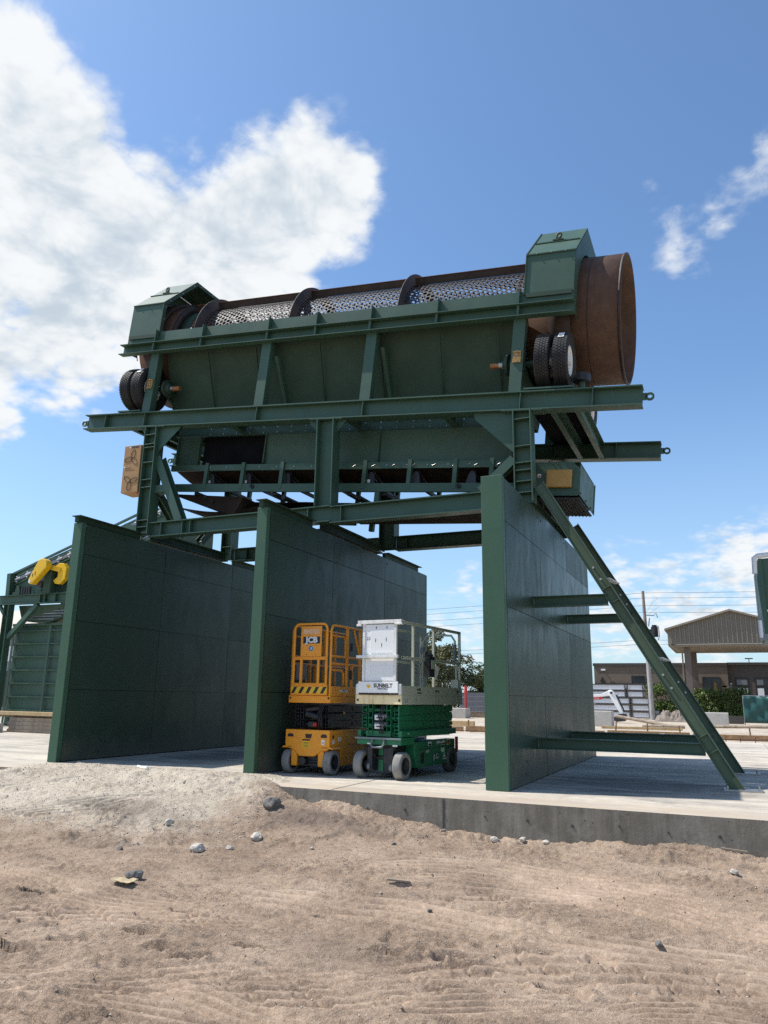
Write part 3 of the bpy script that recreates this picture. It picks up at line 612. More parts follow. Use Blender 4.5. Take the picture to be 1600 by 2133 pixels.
# gusset plates under the main beams
def gusset(x, dx, y, zt, dz, t=.018):
    g = MB(); g.prism([(x, zt), (x+dx, zt-.0974*dx), (x+dx*.96, zt-.05), (x, zt-dz)], 'y', y-t/2, y+t/2)
    # stiffened edge
    g.build('gusset', 'green', FR, world=True)
gusset(-10.823, .62, YF-.02, beam_bottom(-10.82)-.004, .56); gusset(-11.147, -.16, YF-.02, beam_bottom(-11.147)-.004, .26)
gusset(-3.007, -.72, YF-.02, beam_bottom(-3.007)-.004, .76)
gusset(-6.488, .22, YF-.02, beam_bottom(-6.488)-.004, .27); gusset(-6.862, -.22, YF-.02, beam_bottom(-6.862)-.004, .27)
for x in (-10.985, -2.845, -6.675):
    b = MB(); b.hexa([(x-.36, YF-.13, beam_bottom(x-.36)-.016), (x+.36, YF-.13, beam_bottom(x+.36)-.016), (x+.36, YF+.13, beam_bottom(x+.36)-.016), (x-.36, YF+.13, beam_bottom(x-.36)-.016),
                      (x-.36, YF-.13, beam_bottom(x-.36)-.001), (x+.36, YF-.13, beam_bottom(x+.36)-.001), (x+.36, YF+.13, beam_bottom(x+.36)-.001), (x-.36, YF+.13, beam_bottom(x-.36)-.001)])
    for k in (-.3, -.22, .22, .3):
        b.bolt((x+k, YF-.1, beam_bottom(x+k)-.016), (0, 0, -1), .016, .02)
    b.build('cap_plate', 'green', FR, world=True)
# cross bracing between front and rear columns, at both ends
for x in (-11.0, -2.86):
    for y0, z0, y1, m in ((YF+.15, 5.55, 13.5, 'green'), (YR-.15, 5.6, 14.15, 'green_dk')):
        b = MB(); b.ibeam((x, y0, z0), (x, y1, 4.66), .16, .16, .014, .012, up=(1, 0, 0)); b.build('cross_brace', m, FR, world=True)
b = MB(); b.ibeam((-10.83, 12.36, 6.16), (-10.12, 12.36, 4.70), .20, .18, .014, .012, up=(0, 1, 0)); o = b.build('knee_brace', 'green', FR, world=True)
b = MB(); b.box(-10.82, -10.50, 12.27, 12.285, 5.36, 5.52); b.box(-10.82, -10.5, 12.285, 12.45, 5.515, 5.53); b.box(-10.82, -10.5, 12.285, 12.45, 5.35, 5.365); b.build('connection_plate', 'green', FR, world=True)
# knee brace beside the right front column
b = MB(); b.ibeam((-3.02, YF+.02, 5.22), (-3.62, YF+.02, 4.70), .17, .16, .014, .012, up=(0, 1, 0)); b.build('knee_brace', 'green', FR, world=True)
# long raking braces outside the right wall, with their struts
def rake(y, m='green_rake'):
    dx = .14 if y > 14 else .075; p0, p1 = (Vector((-2.60, y, 4.72)), Vector((.075, y, -.06))) if y < 14 else (Vector((-2.535, y, 4.62)), Vector((.13, y, -.06))); d = (p1-p0).normalized()
    b = MB(); b.ibeam(p0, p1, .172, .13, .014, .014, up=(0, 0, 1)); o = b.build('raking_brace', m, FR, world=True)
    s = MB()
    for k in (.375, .42, .835, .88):
        q = p0.lerp(p1, k); n = d.cross(Vector((0, 1, 0))).normalized()
        s.bar(q-n*.071+Vector((0, -.034, 0)), q+n*.071+Vector((0, -.034, 0)), .052, .012, up=d)
    fuse(s, o, m, world=True)
    bb = MB()
    for k in (.305, .345, .655, .695):
        q = p0.lerp(p1, k); n = d.cross(Vector((0, 1, 0))).normalized()
        bb.bolt(q + n*.0+Vector((0, -.008, 0)), (0, -1, 0), .02, .025)
    fuse(bb, o, 'steel', world=True)
    f = MB(); f.box(-.22+dx, .28+dx, y-.15, y+.15, .002, .024)
    for px_ in (-.17+dx, .23+dx):
        for py_ in (-.12, .12): f.cyl((px_, y+py_, .024), (px_, y+py_, .07), .014, 8)
    f.build('base_plate', 'steel', FR, world=True)
    for z, xe in ((2.745, -1.66+dx), (.54, -.42+dx)):
        st = MB(); st.ibeam((-2.752, y, z), (xe, y, z), .17, .17, .012, .010); st.build('strut', 'green', FR, world=True)
rake(YF); rake(15.22)
for k, z, x in ((0, 3.1, -1.6), (1, 1.85, -.9)):    # pale ties joining the two rakes
    b = MB(); b.bar((x, YF+.1, z), (x+.1, YF+.55, z-.03), .10, .012); b.build('tie_plate', 'galv', FR, world=True)

# ------------------------------------------------------------------ drum screen
TR = thing('drum_screen', 'inclined rusty perforated drum screen in its green frame with end hoods and truck tyre drives', 'drum screen', tuple(O3), (0, AL, 0))
VF, VR = -1.5, 1.52
def tilt(v): return v
for v, u0, u1, in ((VF, -6.07, 6.09), (VR, -6.07, 6.15)):
    b = MB(); b.ibeam((u0, v, -.172), (u1, v, -.172), .344, .25, .022, .015)
    s = -1 if v < 0 else 1
    for u in (-5.45, -4.32, -1.39, 1.02, 4.07, 5.3): b.box(u-.007, u+.007, v-.12, v-.008, -.322, -.022); b.box(u-.007, u+.007, v+.008, v+.12, -.322, -.022)
    o = b.build('main_beam', 'green', TR)
    for u in (u0, u1):
        e = 1 if u > 0 else -1
        l = MB(); l.bar((u, v, -.17), (u+.06*e, v, -.17), .03, .12); l.lathe([(.035, -.015), (.07, -.015), (.07, .015), (.035, .015)], (u+.11*e, v, -.17), (0, 1, 0), 20); l.build('lifting_lug', 'green', o)
    t = MB(); t.box(u0+.2, u1-.2, v-.02, v+.02, .001, .012)
    if v < 0: t.box(-4.0, 3.7, v-.06, v+.1, .002, .03)
    t.build('top_strip', 'green', o)
# posts (channels) between main beam and upper channel
for v, s in ((VF, -1), (VR, 1)):
    for u in (-4.36, -1.40, 1.02, 3.95):
        p = MB(); p.box(u-.11, u+.11, v-.075, v-.055, 0.002, 1.40); p.box(u-.11, u-.09, v-.055, v+.10, 0.002, 1.40); p.box(u+.09, u+.11, v-.055, v+.10, 0.002, 1.40)
        if s > 0: p = MB(); p.box(u-.11, u+.11, v-.1, v+.075, .002, 1.40)
        p.build('post', 'green', TR, bevel=.003)
    c = MB(); c.channel((-5.33, v+.05*s, 1.51), (4.90, v+.05*s, 1.51), .235, .16, .014, flip=-s*1)
    o = c.build('upper_channel', 'green', TR)
    k = MB(); k.box(-5.28, 4.87, v+.03*s-.006, v+.03*s+.006, 1.63, 1.93); k.box(-5.28, 4.87, min(v+.03*s, v-.03*s), max(v+.03*s, v-.03*s), 1.93, 1.944)
    k.build('skirt_plate', 'green', TR)
    st = MB()
    for u in (-4.36, -3.05, -1.35, -.2, 1.02, 2.4, 3.95): st.box(u-.035, u-.02, v+.15*s if s < 0 else v+.05, v-.025 if s < 0 else v+.15, 1.63, 1.95); st.box(u-.045, u+.0, min(v+.062*s, v+.17*s), max(v+.062*s, v+.17*s), 1.405, 1.615)
    fuse(st, o, 'green')
# hopper sides under the drum
for s in (-1, 1):
    y0, y1 = s*1.36, s*.72
    h = MB(); h.hexa([(-4.25, y1, .02), (3.85, y1, .02), (3.85, y1+.012*s, .02), (-4.25, y1+.012*s, .02), (-4.25, y0, 1.62), (3.85, y0, 1.62), (3.85, y0+.012*s, 1.62), (-4.25, y0+.012*s, 1.62)])
    o = h.build('hopper_side', 'green_dk', TR)
    r = MB()
    for u in (-3.05, -1.8, -.25, 1.1, 2.35, 3.5):
        e = .03*s
        r.hexa([(u, y1+.012*s, .04), (u+.012, y1+.012*s, .04), (u+.012, y1+.05*s, .04), (u, y1+.05*s, .04), (u, y0+.012*s, 1.4), (u+.012, y0+.012*s, 1.4), (u+.012, y0+.05*s, 1.4), (u, y0+.05*s, 1.4)])
    fuse(r, o, 'green_dk')
    for u in (-1.18, 1.25):   # raking stays behind the middle posts
        q = MB(); q.bar((u, y1+.04*s, .15), (u-.03, y0+.06*s, 1.15), .10, .07, up=(1, 0, 0)); q.build('hopper_stay', 'green', o)
for u in (-4.25, 3.85):
    e = MB(); e.prism([(-1.36, 1.62), (-.72, .02), (.72, .02), (1.36, 1.62)], 'x', u-.006, u+.006)
    e.build('hopper_end', 'green_dk', TR)
# lower chute between the main beams: sides with a dark opening
for s in (-1, 1):
    y = s*.70
    c = MB(); c.channel((-4.1, y-.03*s, -.19), (3.75, y-.03*s, -.19), .26, .09, .012, flip=-s); o = c.build('chute_channel', 'green', TR)
    bb = MB()
    for u in np.arange(-3.2, 3.4, .35):
        for w in (-.13, -.25): bb.bolt((u, y-.03*s + (-.002 if s < 0 else .002), w), (0, s, 0), .014, .012)
    fuse(bb, o, 'steel')
    segs = ((-4.0, -3.35), (-1.66, 3.75)) if s < 0 else ((-4.0, 3.75),)
    for a, b_ in segs:
        p = MB(); p.hexa([(a, y, -.98), (b_, y, -.98), (b_, y+.01*s, -.98), (a, y+.01*s, -.98), (a, y+.05*s, -.33), (b_, y+.05*s, -.33), (b_, y+.06*s, -.33), (a, y+.06*s, -.33)])
        if a < -3.9 or True:
            for u in ((a+.02, b_-.02, 1.05) if b_ > 2 else (a+.02, b_-.02)): p.box(u-.012, u+.012, min(y, y+.09*s), max(y, y+.09*s), -.97, -.33)
        p.build('chute_side', 'green', TR)
d = MB(); d.box(-3.36, -1.65, -.62, -.60, -.97, -.33); d.box(-3.36, -1.65, -.69, -.28, -.345, -.33); d.build('chute_shade_plate', 'shade_black', TR)  # added black plate painting the shade inside the chute opening
# cross members and deck plates at the two ends
for a, b_ in ((-5.35, -4.4), (4.05, 5.02)):
    p = MB(); p.box(a, b_, VF+.13, VR-.13, -.03, -.016); p.build('deck_plate', 'shade_black', TR)
    for u in ((a+b_)/2+.02, b_-.04):
        p = MB(); p.channel((u, VF+.13, -.19), (u, VR-.13, -.19), .3, .10, .012, flip=1); p.build('cross_member', 'green', TR)

for u in (-2.2, .6, 2.6):
    p = MB(); p.ibeam((u, VF+.13, -.2), (u, -.76, -.2), .2, .14); p.ibeam((u, .76, -.2), (u, VR-.13, -.2), .2, .14); p.build('cross_member', 'green', TR)
# hoods
PR = [(-1.55, 1.86), (-1.55, 2.66), (-.6, 3.65), (.6, 3.65), (1.55, 2.66), (1.55, 1.86)]
def hood(u0, u1, open_end):
    t = .012; P = [Vector(p) for p in PR]
    inn = [(-1.55+t, 1.86), (-1.55+t, 2.655), (-.6+.003, 3.638), (.6-.003, 3.638), (1.55-t, 2.655), (1.55-t, 1.86)]
    h = MB(); n = 6
    v = [(u, *p) for u in (u0, u1) for p in PR]+[(u, *p) for u in (u0, u1) for p in inn]; f = []
    for i in range(n-1):
        f += [(i, i+1, n+i+1, n+i), (2*n+i+1, 2*n+i, 3*n+i, 3*n+i+1)]
        f += [(i+1, i, 2*n+i, 2*n+i+1), (n+i, n+i+1, 3*n+i+1, 3*n+i)]
    f += [(0, n, 3*n, 2*n), (n-1, 3*n-1, 4*n-1, 2*n-1)]
    h.add(v, f)
    o = h.build('hood', 'green', TR)
    # folded joint lips along the eaves and edge flange round the open end
    l = MB(); l.box(u0+.004, u1-.004, -1.572, -1.551, 2.63, 2.655); l.box(u0+.03, u1-.03, -1.575, -1.552, 1.80, 1.88)
    uo = u1 if open_end > 0 else u0
    outer = PR; sc = .94
    for i in range(5):
        a, b_ = Vector((uo, *PR[i])), Vector((uo, *PR[i+1])); c = Vector((uo, 0, 2.4))
        ai = a+(c-a)*.055; bi = b_+(c-b_)*.055; ao = a-(c-a)*.012; bo = b_-(c-b_)*.012; e = Vector((.02*open_end, 0, 0))
        l.hexa([ai, bi, bo, ao, ai+e, bi+e, bo+e, ao+e])
    l.box(min(u0, u1)+.02, max(u0, u1)-.02, -1.13, -1.11, 3.115, 3.135)
    l.build('hood_flange', 'green_dk', o)
    bl = MB()
    for i in range(5):
        for k in (.12, .5, .88):
            a, b_ = Vector((uo+.02*open_end, *PR[i])), Vector((uo+.02*open_end, *PR[i+1])); q = a.lerp(b_, k); q = q+(Vector((q.x, 0, 2.4))-q)*.025
            bl.bolt(q, (open_end, 0, 0), .016, .015)
    for k in (.2, .5, .8): bl.bolt((u0+(u1-u0)*k, -1.572, 2.643), (0, -1, 0), .012, .012)
    fuse(bl, o, 'steel')
    for v, w in ((-1.05, 3.18), (.25, 3.65)):
        g = MB(); uc = (u0+u1)/2; g.lathe([(.03, -.012), (.065, -.012), (.065, .012), (.03, .012)], (uc, v, w+.11), (.25, 1, 0), 16); g.box(uc-.05, uc+.05, v-.01, v+.01, w-.02, w+.09); g.box(uc-.1, uc+.1, v-.05, v+.05, w-.01, w+.014)
        g.build('lifting_eye', 'green_dk', o)
    # closed end plate with round opening for the drum
    uc = u0 if open_end > 0 else u1
    poly = [(-1.53, 1.40), (-1.53, 2.65), (-.59, 3.63), (.59, 3.63), (1.53, 2.65), (1.53, 1.40)]
    e = MB(); ring_o = []; ring_i = []; cx, cw, rr = 0.0, 1.97, 1.255; K = 72
    for i in range(K+1):
        a = R(-24)+ (math.pi+2*R(24))*i/K; dx, dw = math.cos(a), math.sin(a); best = 9
        for j in range(5):
            (xa, za), (xb, zb) = poly[j], poly[j+1]; ex, ez = xb-xa, zb-za; den = dx*ez-dw*ex
            if abs(den) < 1e-9: continue
            tt = ((xa-cx)*ez-(za-cw)*ex)/den; ss = ((xa-cx)*dw-(za-cw)*dx)/den
            if tt > 0 and -.001 <= ss <= 1.001: best = min(best, tt)
        if best > 8: best = rr+.02
        ring_o.append((cx+dx*best, cw+dw*best)); ring_i.append((cx+dx*rr, cw+dw*rr))
    for i in range(K):
        a, b_, c, d_ = ring_i[i], ring_i[i+1], ring_o[i+1], ring_o[i]
        e.hexa([(uc-.005, *a), (uc-.005, *b_), (uc-.005, *c), (uc-.005, *d_), (uc+.005, *a), (uc+.005, *b_), (uc+.005, *c), (uc+.005, *d_)])
    e.build('hood_end_plate', 'green', o)
hood(-5.27, -4.38, 1); hood(4.0, 4.87, -1)
# drum
CW = 1.97
def tube_shell(u0, u1, ro, ri, name, m, n=96, par=None):
    b = MB(); b.lathe([(ri, u0), (ro, u0), (ro, u1), (ri, u1)], (0, 0, CW), (1, 0, 0), n); return b.build(name, m, par or TR)
def perforated(u0, u1, r, pitch=.110):
    nc = int(round(2*math.pi*r/pitch)); da = 2*math.pi/nc; p = da*r; du = p*math.sqrt(3)/2
    rows = int((u1-u0)/du); du = (u1-u0)/rows
    V = []; F = []; hr = p*.41
    def put(u, a): V.append((u, -math.sin(a)*r, CW+math.cos(a)*r)); return len(V)-1
    cache = {}
    def corner(u, a):
        k = (round(u*400), round((a % (2*math.pi))*2000) % int(round(2*math.pi*2000)))
        if k not in cache: cache[k] = put(u, a)
        return cache[k]
    hx = [(math.cos(R(60*k)), math.sin(R(60*k))) for k in range(6)]; R0 = p/math.sqrt(3)
    for i in range(rows):
        for j in range(nc):
            uc = u0+du*(i+.5); ac = da*(j+.5*(i % 2))
            out = []; inn = []
            for k in range(12):
                th = R(30*k); rad = R0 if k % 2 == 0 else R0*math.cos(R(30))
                out.append(corner(uc+rad*math.cos(th), ac+rad*math.sin(th)/r)); inn.append(put(uc+hr*math.cos(th), ac+hr*math.sin(th)/r))
            for k in range(12):
                kk = (k+1) % 12; F.append((out[k], out[kk], inn[kk], inn[k]))
    me = bpy.data.meshes.new('screen_plate'); me.from_pydata(V, [], F); me.materials.append(M['screen']); me.update()
    o = bpy.data.objects.new('screen_plate', me); COL.objects.link(o)
    sm = o.modifiers.new('thickness', 'SOLIDIFY'); sm.thickness = .012; sm.offset = 0
    return o
RS = 1.06
RINGS = (-3.62, -1.12, 1.38)
for a, b_ in ((-4.0, -3.68), (-3.56, -1.18), (-1.06, 1.32), (1.44, 3.98)):
    o = perforated(a, b_, RS); o.parent = TR
for u in RINGS:
    g = MB(); g.lathe([(1.03, u-.045), (1.075, u-.045), (1.075, u-.010), (1.31, u-.007), (1.31, u+.007), (1.075, u+.010), (1.075, u+.045), (1.03, u+.045)], (0, 0, CW), (1, 0, 0), 128)
    o = g.build('stiffening_ring', 'rust_dk', TR)
    bl = MB()
    for k in range(60):
        a = R(6*k); 
        for e in (-.028, .028): bl.bolt((u+e, -math.sin(a)*1.075, CW+math.cos(a)*1.075), (0, -math.sin(a), math.cos(a)), .014, .018)
    fuse(bl, o, 'dark')
for k in range(4):           # longitudinal stringers, one riding high on the camera side
    a = R(30+90*k); n = Vector((0, -math.sin(a), math.cos(a))); t = Vector((0, math.cos(a), math.sin(a)))
    g = MB(); c = Vector((0, 0, CW))
    for u0, u1 in ((-4.26, -3.635), (-3.605, -1.135), (-1.105, 1.365), (1.395, 3.92)):
        g.bar(Vector((u0, 0, 0))+c+n*(RS+.085), Vector((u1, 0, 0))+c+n*(RS+.085), .016, .15, up=n)
        g.bar(Vector((u0, 0, 0))+c+n*(RS+.016)-t*.07, Vector((u1, 0, 0))+c+n*(RS+.016)-t*.07, .15, .014, up=n)
        g.bar(Vector((u0, 0, 0))+c+n*(RS+.166)+t*.02, Vector((u1, 0, 0))+c+n*(RS+.166)+t*.02, .075, .012, up=n)
    o = g.build('stringer', 'rust_dk', TR); sunlit_lip = MB()
    for u0, u1 in ((-4.26, -3.635), (-3.605, -1.135), (-1.105, 1.365), (1.395, 3.92)): sunlit_lip.bar(Vector((u0, 0, 0))+c+n*(RS+.176)+t*.02, Vector((u1, 0, 0))+c+n*(RS+.176)+t*.02, .072, .008, up=n)
    fuse(sunlit_lip, o, 'rust_shaft_lit_lip')  # paler orange top strip paints the sunlit edge into the colour
    bl = MB()
    for u in np.arange(-4.1, 4.0, .2):
        for e in (-.12,): bl.bolt(Vector((u, 0, 0))+c+n*(RS+.022)+t*e, n, .013, .02)
    fuse(bl, o, 'dark')
tube_shell(-5.25, -4.30, 1.21, 1.18, 'drum_sleeve', 'rust'); 
for u in (-4.82, 4.56): tube_shell(u-.2, u+.2, 1.295, 1.212, 'riding_ring', 'rust_dk')
g = MB(); g.lathe([(1.18, 3.96), (1.21, 3.96), (1.21, 5.62), (1.195, 5.63), (1.18, 5.62)], (0, 0, CW), (1, 0, 0), 128); DS = g.build('drum_sleeve', 'rust', TR)
g = MB(); g.lathe([(1.211, 5.575), (1.22, 5.575), (1.22, 5.622), (1.211, 5.622)], (0, 0, CW), (1, 0, 0), 128); g.lathe([(1.211, 5.04), (1.2135, 5.04), (1.2135, 5.055), (1.211, 5.055)], (0, 0, CW), (1, 0, 0), 128); g.build('sleeve_weld', 'rust_dk', DS)
o = tube_shell(-4.33, -4.28, 1.215, 1.03, 'drum_flange', 'rust_dk'); tube_shell(3.93, 3.98, 1.215, 1.03, 'drum_flange', 'rust_dk'); 
# solid feed band of the drum next to the left hood
g = MB(); g.lathe([(1.05, -4.28), (1.068, -4.28), (1.068, -3.99), (1.05, -3.99)], (0, 0, CW), (1, 0, 0), 96); g.build('feed_band', 'green_dk', TR)
# helical flight inside the drum, seen through the holes
fl = MB(); K = 260; turns = 3.2
vs = []; 
for i in range(K+1):
    t = i/K; a = 2*math.pi*turns*t; u = -3.9+7.8*t
    vs += [(u, -math.sin(a)*1.045, CW+math.cos(a)*1.045), (u, -math.sin(a)*.80, CW+math.cos(a)*.80)]
fs = [(2*i, 2*i+2, 2*i+3, 2*i+1) for i in range(K)]
fl.add(vs, fs); fo = fl.build('helical_flight', 'rust_dk', TR); sm = fo.modifiers.new('thickness', 'SOLIDIFY'); sm.thickness = .012
# tyre drives
def tyre(c, axis=1, label=True, m='rubber', r=.497, w=.26, rim_side=1):
    b = MB(); W2 = w/2
    prof = [(.27, -W2*.72), (.30, -W2*.86), (.36, -W2), (.43, -W2*1.0), (.475, -W2*.88), (.484, -W2*.6), (.485, 0), (.484, W2*.6), (.475, W2*.88), (.43, W2), (.36, W2), (.30, W2*.86), (.27, W2*.72)]
    b.lathe(prof, c, (1, 0, 0), 72)
    n = 54
    for k in range(n):
        for row, off in ((-.088, 0), (-.046, .5), (0, 0), (.046, .5), (.088, 0)):
            a = 2*math.pi*(k+off)/n; wa = math.pi/n*.74
            ww = .018 if abs(row) < .08 else .026; sk = .010 if int(off*2) else -.010
            pts = []
            for rr in (.47, r if abs(row) < .08 else r-.006):
                for s_, q in ((-1, -1), (1, -1), (1, 1), (-1, 1)):
                    aa = a+q*wa*.98+s_*sk
                    pts.append((c[0]+row+s_*ww, c[1]-math.sin(aa)*rr, c[2]+math.cos(aa)*rr))
            b.hexa(pts)
    o = b.build('tyre', m, TR)
    rm = MB(); s = rim_side
    rm.lathe([(.275, -W2*.74), (.262, -W2*.72), (.25, -W2*.3), (.25, W2*.3), (.262, W2*.72), (.275, W2*.74), (.24, W2*.74), (.225, W2*.3), (.225, -W2*.3), (.24, -W2*.74)], c, (1, 0, 0), 48)
    rm.cyl((c[0]+s*.03, c[1], c[2]), (c[0]+s*.05, c[1], c[2]), .226, 40); rm.cyl((c[0]+s*.05, c[1], c[2]), (c[0]+s*.12, c[1], c[2]), .09, 20)
    for k in range(8):
        a = R(45*k); rm.bolt((c[0]+s*.05, c[1]+math.sin(a)*.14, c[2]+math.cos(a)*.14), (s, 0, 0), .016, .025)
    rm.build('rim', 'white', o)
    if label:
        a = R(48); nrm = Vector((0, -math.sin(a), math.cos(a))); q = Vector(c)+nrm*(r+.003); t = Vector((0, math.cos(a), math.sin(a)))
        st = MB(); st.hexa([q+Vector((x, 0, 0))+t*y+nrm*z for z in (0, .002) for x, y in ((-.05, -.085), (.05, -.085), (.05, .085), (-.05, .085))]); st.build('sticker', 'decal', o)
        st = MB(); st.hexa([q+Vector((x, 0, 0))+t*y+nrm*z for z in (.0025, .003) for x, y in ((-.03, -.06), (.03, -.06), (.03, -.02), (-.03, -.02))]); st.build('sticker_print', 'galv_dk', o)
TY, TW = -1.25, .66
for s in (-1, 1):
    for u, lab in ((4.40, 0), (4.72, 1)): tyre((u, s*abs(TY), TW), label=bool(lab) and s < 0)
    for u, lab in ((-4.98, 0), (-4.66, 1)): tyre((u, s*abs(TY), TW), label=bool(lab) and s < 0, rim_side=1)
    for up, e in ((-4.36, 1), (3.95, -1)):
        y = s*abs(TY)
        h = MB(); h.cyl((up+.112*e, y, TW), (up+.22*e, y, TW), .10, 24); h.cyl((up+.22*e, y, TW), (up+.26*e, y, TW), .20, 36); h.cyl((up+.26*e, y, TW), (up+.33*e, y, TW), .14, 32, .10); h.cyl((up-.5*e, y, TW), (up+.112*e, y, TW), .05, 20)
        for k in range(8):
            a = R(45*k+20); h.bolt((up+.26*e, y+math.sin(a)*.17, TW+math.cos(a)*.17), (e, 0, 0), .018, .028)
        o = h.build('hub', 'green_dk', TR)
        sh = MB(); sh.cyl((up+.33*e, y, TW), (up+.41*e, y, TW), .065, 24); sh.build('collar', 'steel', o)
        sh = MB(); sh.cyl((up+.41*e, y, TW), (up+.57*e, y, TW), .052, 24); sh.build('shaft', 'rust_shaft_lit_lip', o)
        pl = MB(); pl.box(up-.075, up+.075, s*1.5-.09 if s < 0 else 1.6, s*1.5-.078 if s < 0 else 1.612, TW-.11, TW+.11)
        pl.box(up-.075, up+.075, s*1.5-.104 if s < 0 else 1.612, s*1.5-.0905 if s < 0 else 1.626, TW-.11, TW-.08); pl.box(up-.075, up+.075, s*1.5-.104 if s < 0 else 1.612, s*1.5-.0905 if s < 0 else 1.626, TW+.08, TW+.11)
        o = pl.build('bearing_plate', 'brass', TR)
        bo = MB()
        for du, dw in ((-.03, -.02), (.03, -.02), (0, .03), (0, -.1), (0, .1)): bo.bolt((up+du, s*1.5-.104 if s < 0 else 1.627, TW+dw), (0, s, 0), .011, .012)
        fuse(bo, o, 'steel')
    # tray under the tyres and thrust roller beside the sleeve
    for u0, u1 in ((4.12, 4.98), (-5.12, -4.48)):
        p = MB(); p.box(u0, u1, s*1.5-.12, s*1.5+.3 if s < 0 else 1.62, .026, .055); p.build('tyre_tray', 'green', TR)
    if s > 0: continue
    p = MB(); p.cyl((5.02, s*1.12, .30), (5.02, s*1.12, .44), .15, 28); p.build('thrust_roller', 'black', TR)
    p = MB(); p.box(4.9, 5.14, s*1.12-.12, s*1.12+.12, .02, .12); p.cyl((5.02, s*1.12, .12), (5.02, s*1.12, .30), .06, 16); p.build('roller_stand', 'green', TR)

# ------------------------------------------------------------------ belt conveyor under the drum
CV = thing('belt_conveyor', 'long green belt conveyor hung under the drum screen, ending in a guarded box', 'conveyor', tuple(O3), (0, AL, 0))
for s in (-1, 1):
    v = -.92 if s < 0 else .75
    c = MB(); c.channel((-3.95, v, -1.10), (4.2, v, -1.10), .13, .06, .01, flip=-1 if s < 0 else 1)
    o = c.build('upper_rail', 'green', CV)
    bt = MB()
    for u in np.arange(-3.7, 4.1, .42):
        bt.bolt((u, v-.002, -1.10), (0, -1, 0), .010, .012)
        if int(u*7) % 3 == 0: bt.cyl((u+.1, v-.02, -1.13), (u+.17, v-.02, -1.095), .008, 6)
    fuse(bt, o, 'steel')
    c = MB(); c.box(-3.75, 4.25, v-.03, v+.03, -1.64, -1.47); o = c.build('lower_rail', 'green', CV, bevel=.004)
    e = MB()
    for u in (-1.7, 2.85): e.lathe([(.02, -.012), (.045, -.012), (.045, .012), (.02, .012)], (u, v-.05, -1.53), (0, 1, 0), 16)
    e.build('lifting_eye', 'dark', o)
    for u in (-2.95, -2.0, -1.03, -.07, .88, 1.83, 2.75, 3.45):
        p = MB(); p.box(u-.04, u+.04, v-.038, v-.030, -1.58, -1.0); p.box(u+.03, u+.04, v-.030, v+.05, -1.47, -1.0); p.build('rail_post', 'green', CV)
for u in (-2.87, -1.92, -.95, .06, .98, 1.93, 3.05):
    f = MB(); f.prism([(u-.11, -1.46), (u+.10, -1.46), (u+.075, -1.28), (u+.03, -1.215), (u-.02, -1.215), (u-.06, -1.28)], 'y', -.85, -.82)
    f.box(u-.04, u+.04, -.82, .72, -1.46, -1.40); o = f.build('idler_frame', 'black', CV)
    r = MB(); r.cyl((u, -.25, -1.33), (u, .1, -1.33), .055, 14); r.cyl((u, -.27, -1.33), (u, -.75, -1.20), .055, 14); r.cyl((u, .12, -1.33), (u, .62, -1.20), .055, 14); r.build('idler_roller', 'dark', o)
    if round(u*10) in (-29, -19, 10): st = MB(); st.box(u-.06, u-.005, -.853, -.8505, -1.43, -1.37); st.build('sticker', 'decal', o)
b = MB(); b.prism([(-.78, -1.14), (-.26, -1.27), (.12, -1.27), (.66, -1.14), (.66, -1.128), (.12, -1.258), (-.26, -1.258), (-.78, -1.128)], 'x', -3.9, 4.4); b.build('belt', 'belt', CV)
# slack return belt and its rollers, hanging low
rb = MB(); pts = [(u, -1.80-.20*math.exp(-((u+2.6)/1.3)**2)-.05*math.sin(u*1.3)) for u in np.linspace(-3.9, 4.3, 60)]
for (ua, wa), (ub, wb) in zip(pts[:-1], pts[1:]): rb.add([(ua, -.6, wa), (ub, -.6, wb), (ub, .5, wb), (ua, .5, wa), (ua, -.6, wa+.012), (ub, -.6, wb+.012), (ub, .5, wb+.012), (ua, .5, wa+.012)], [(3,2,1,0),(4,5,6,7),(0,1,5,4),(2,3,7,6)])
rb.build('return_belt', 'belt', CV)
pn = MB(); pn.hexa([(-3.75, -.78, -1.72), (-2.2, -.78, -2.12), (-2.2, .6, -2.12), (-3.75, .6, -1.72), (-3.75, -.78, -1.66), (-2.0, -.78, -1.72), (-2.0, .6, -1.72), (-3.75, .6, -1.66)]); pn.build('tail_pan', 'belt_brown', CV)
for u0, u1, w0, w1 in ((-1.5, .1, -1.93, -1.93), (.2, 4.0, -1.90, -1.80)):
    pn = MB(); pn.hexa([(u0, -.7, w0-.10), (u1, -.7, w1-.10), (u1, .5, w1-.10), (u0, .5, w0-.10), (u0, -.7, w0), (u1, -.7, w1), (u1, .5, w1), (u0, .5, w0)]); pn.build('spill_pan', 'belt_brown', CV)
sp = MB()
for k in range(9): sp.lathe([(.02, -.02), (.055, -.02), (.055, .02), (.02, .02)], (-2.75+.002*k, -.72+.15*k, -1.84), (0, 1, 0), 14)
sp.cyl((-2.75, -.85, -1.84), (-2.75, .6, -1.84), .02, 8); sp.build('disc_roller', 'dark', CV)
for u in (-3.2, -1.2, .55, 1.3, 3.2):
    q = MB(); q.bar((u, -.86, -1.66), (u+.15, .7, -1.72), .10, .06); q.cyl((u+.2, -.8, -1.72), (u+.2, .7, -1.72), .045, 12); q.build('return_roller', 'dark', CV)
q = MB()
for u in (-.02, .12, 1.2): q.box(u-.05, u+.05, -.95, -.85, -1.98 if u > .5 else -2.0, -1.645)
q.build('rail_leg', 'green', CV)
for u in (.35, 2.9): 
    q = MB(); q.box(u-.05, u+.05, .70, .80, -2.1, -1.645); q.build('rail_leg', 'green', CV)
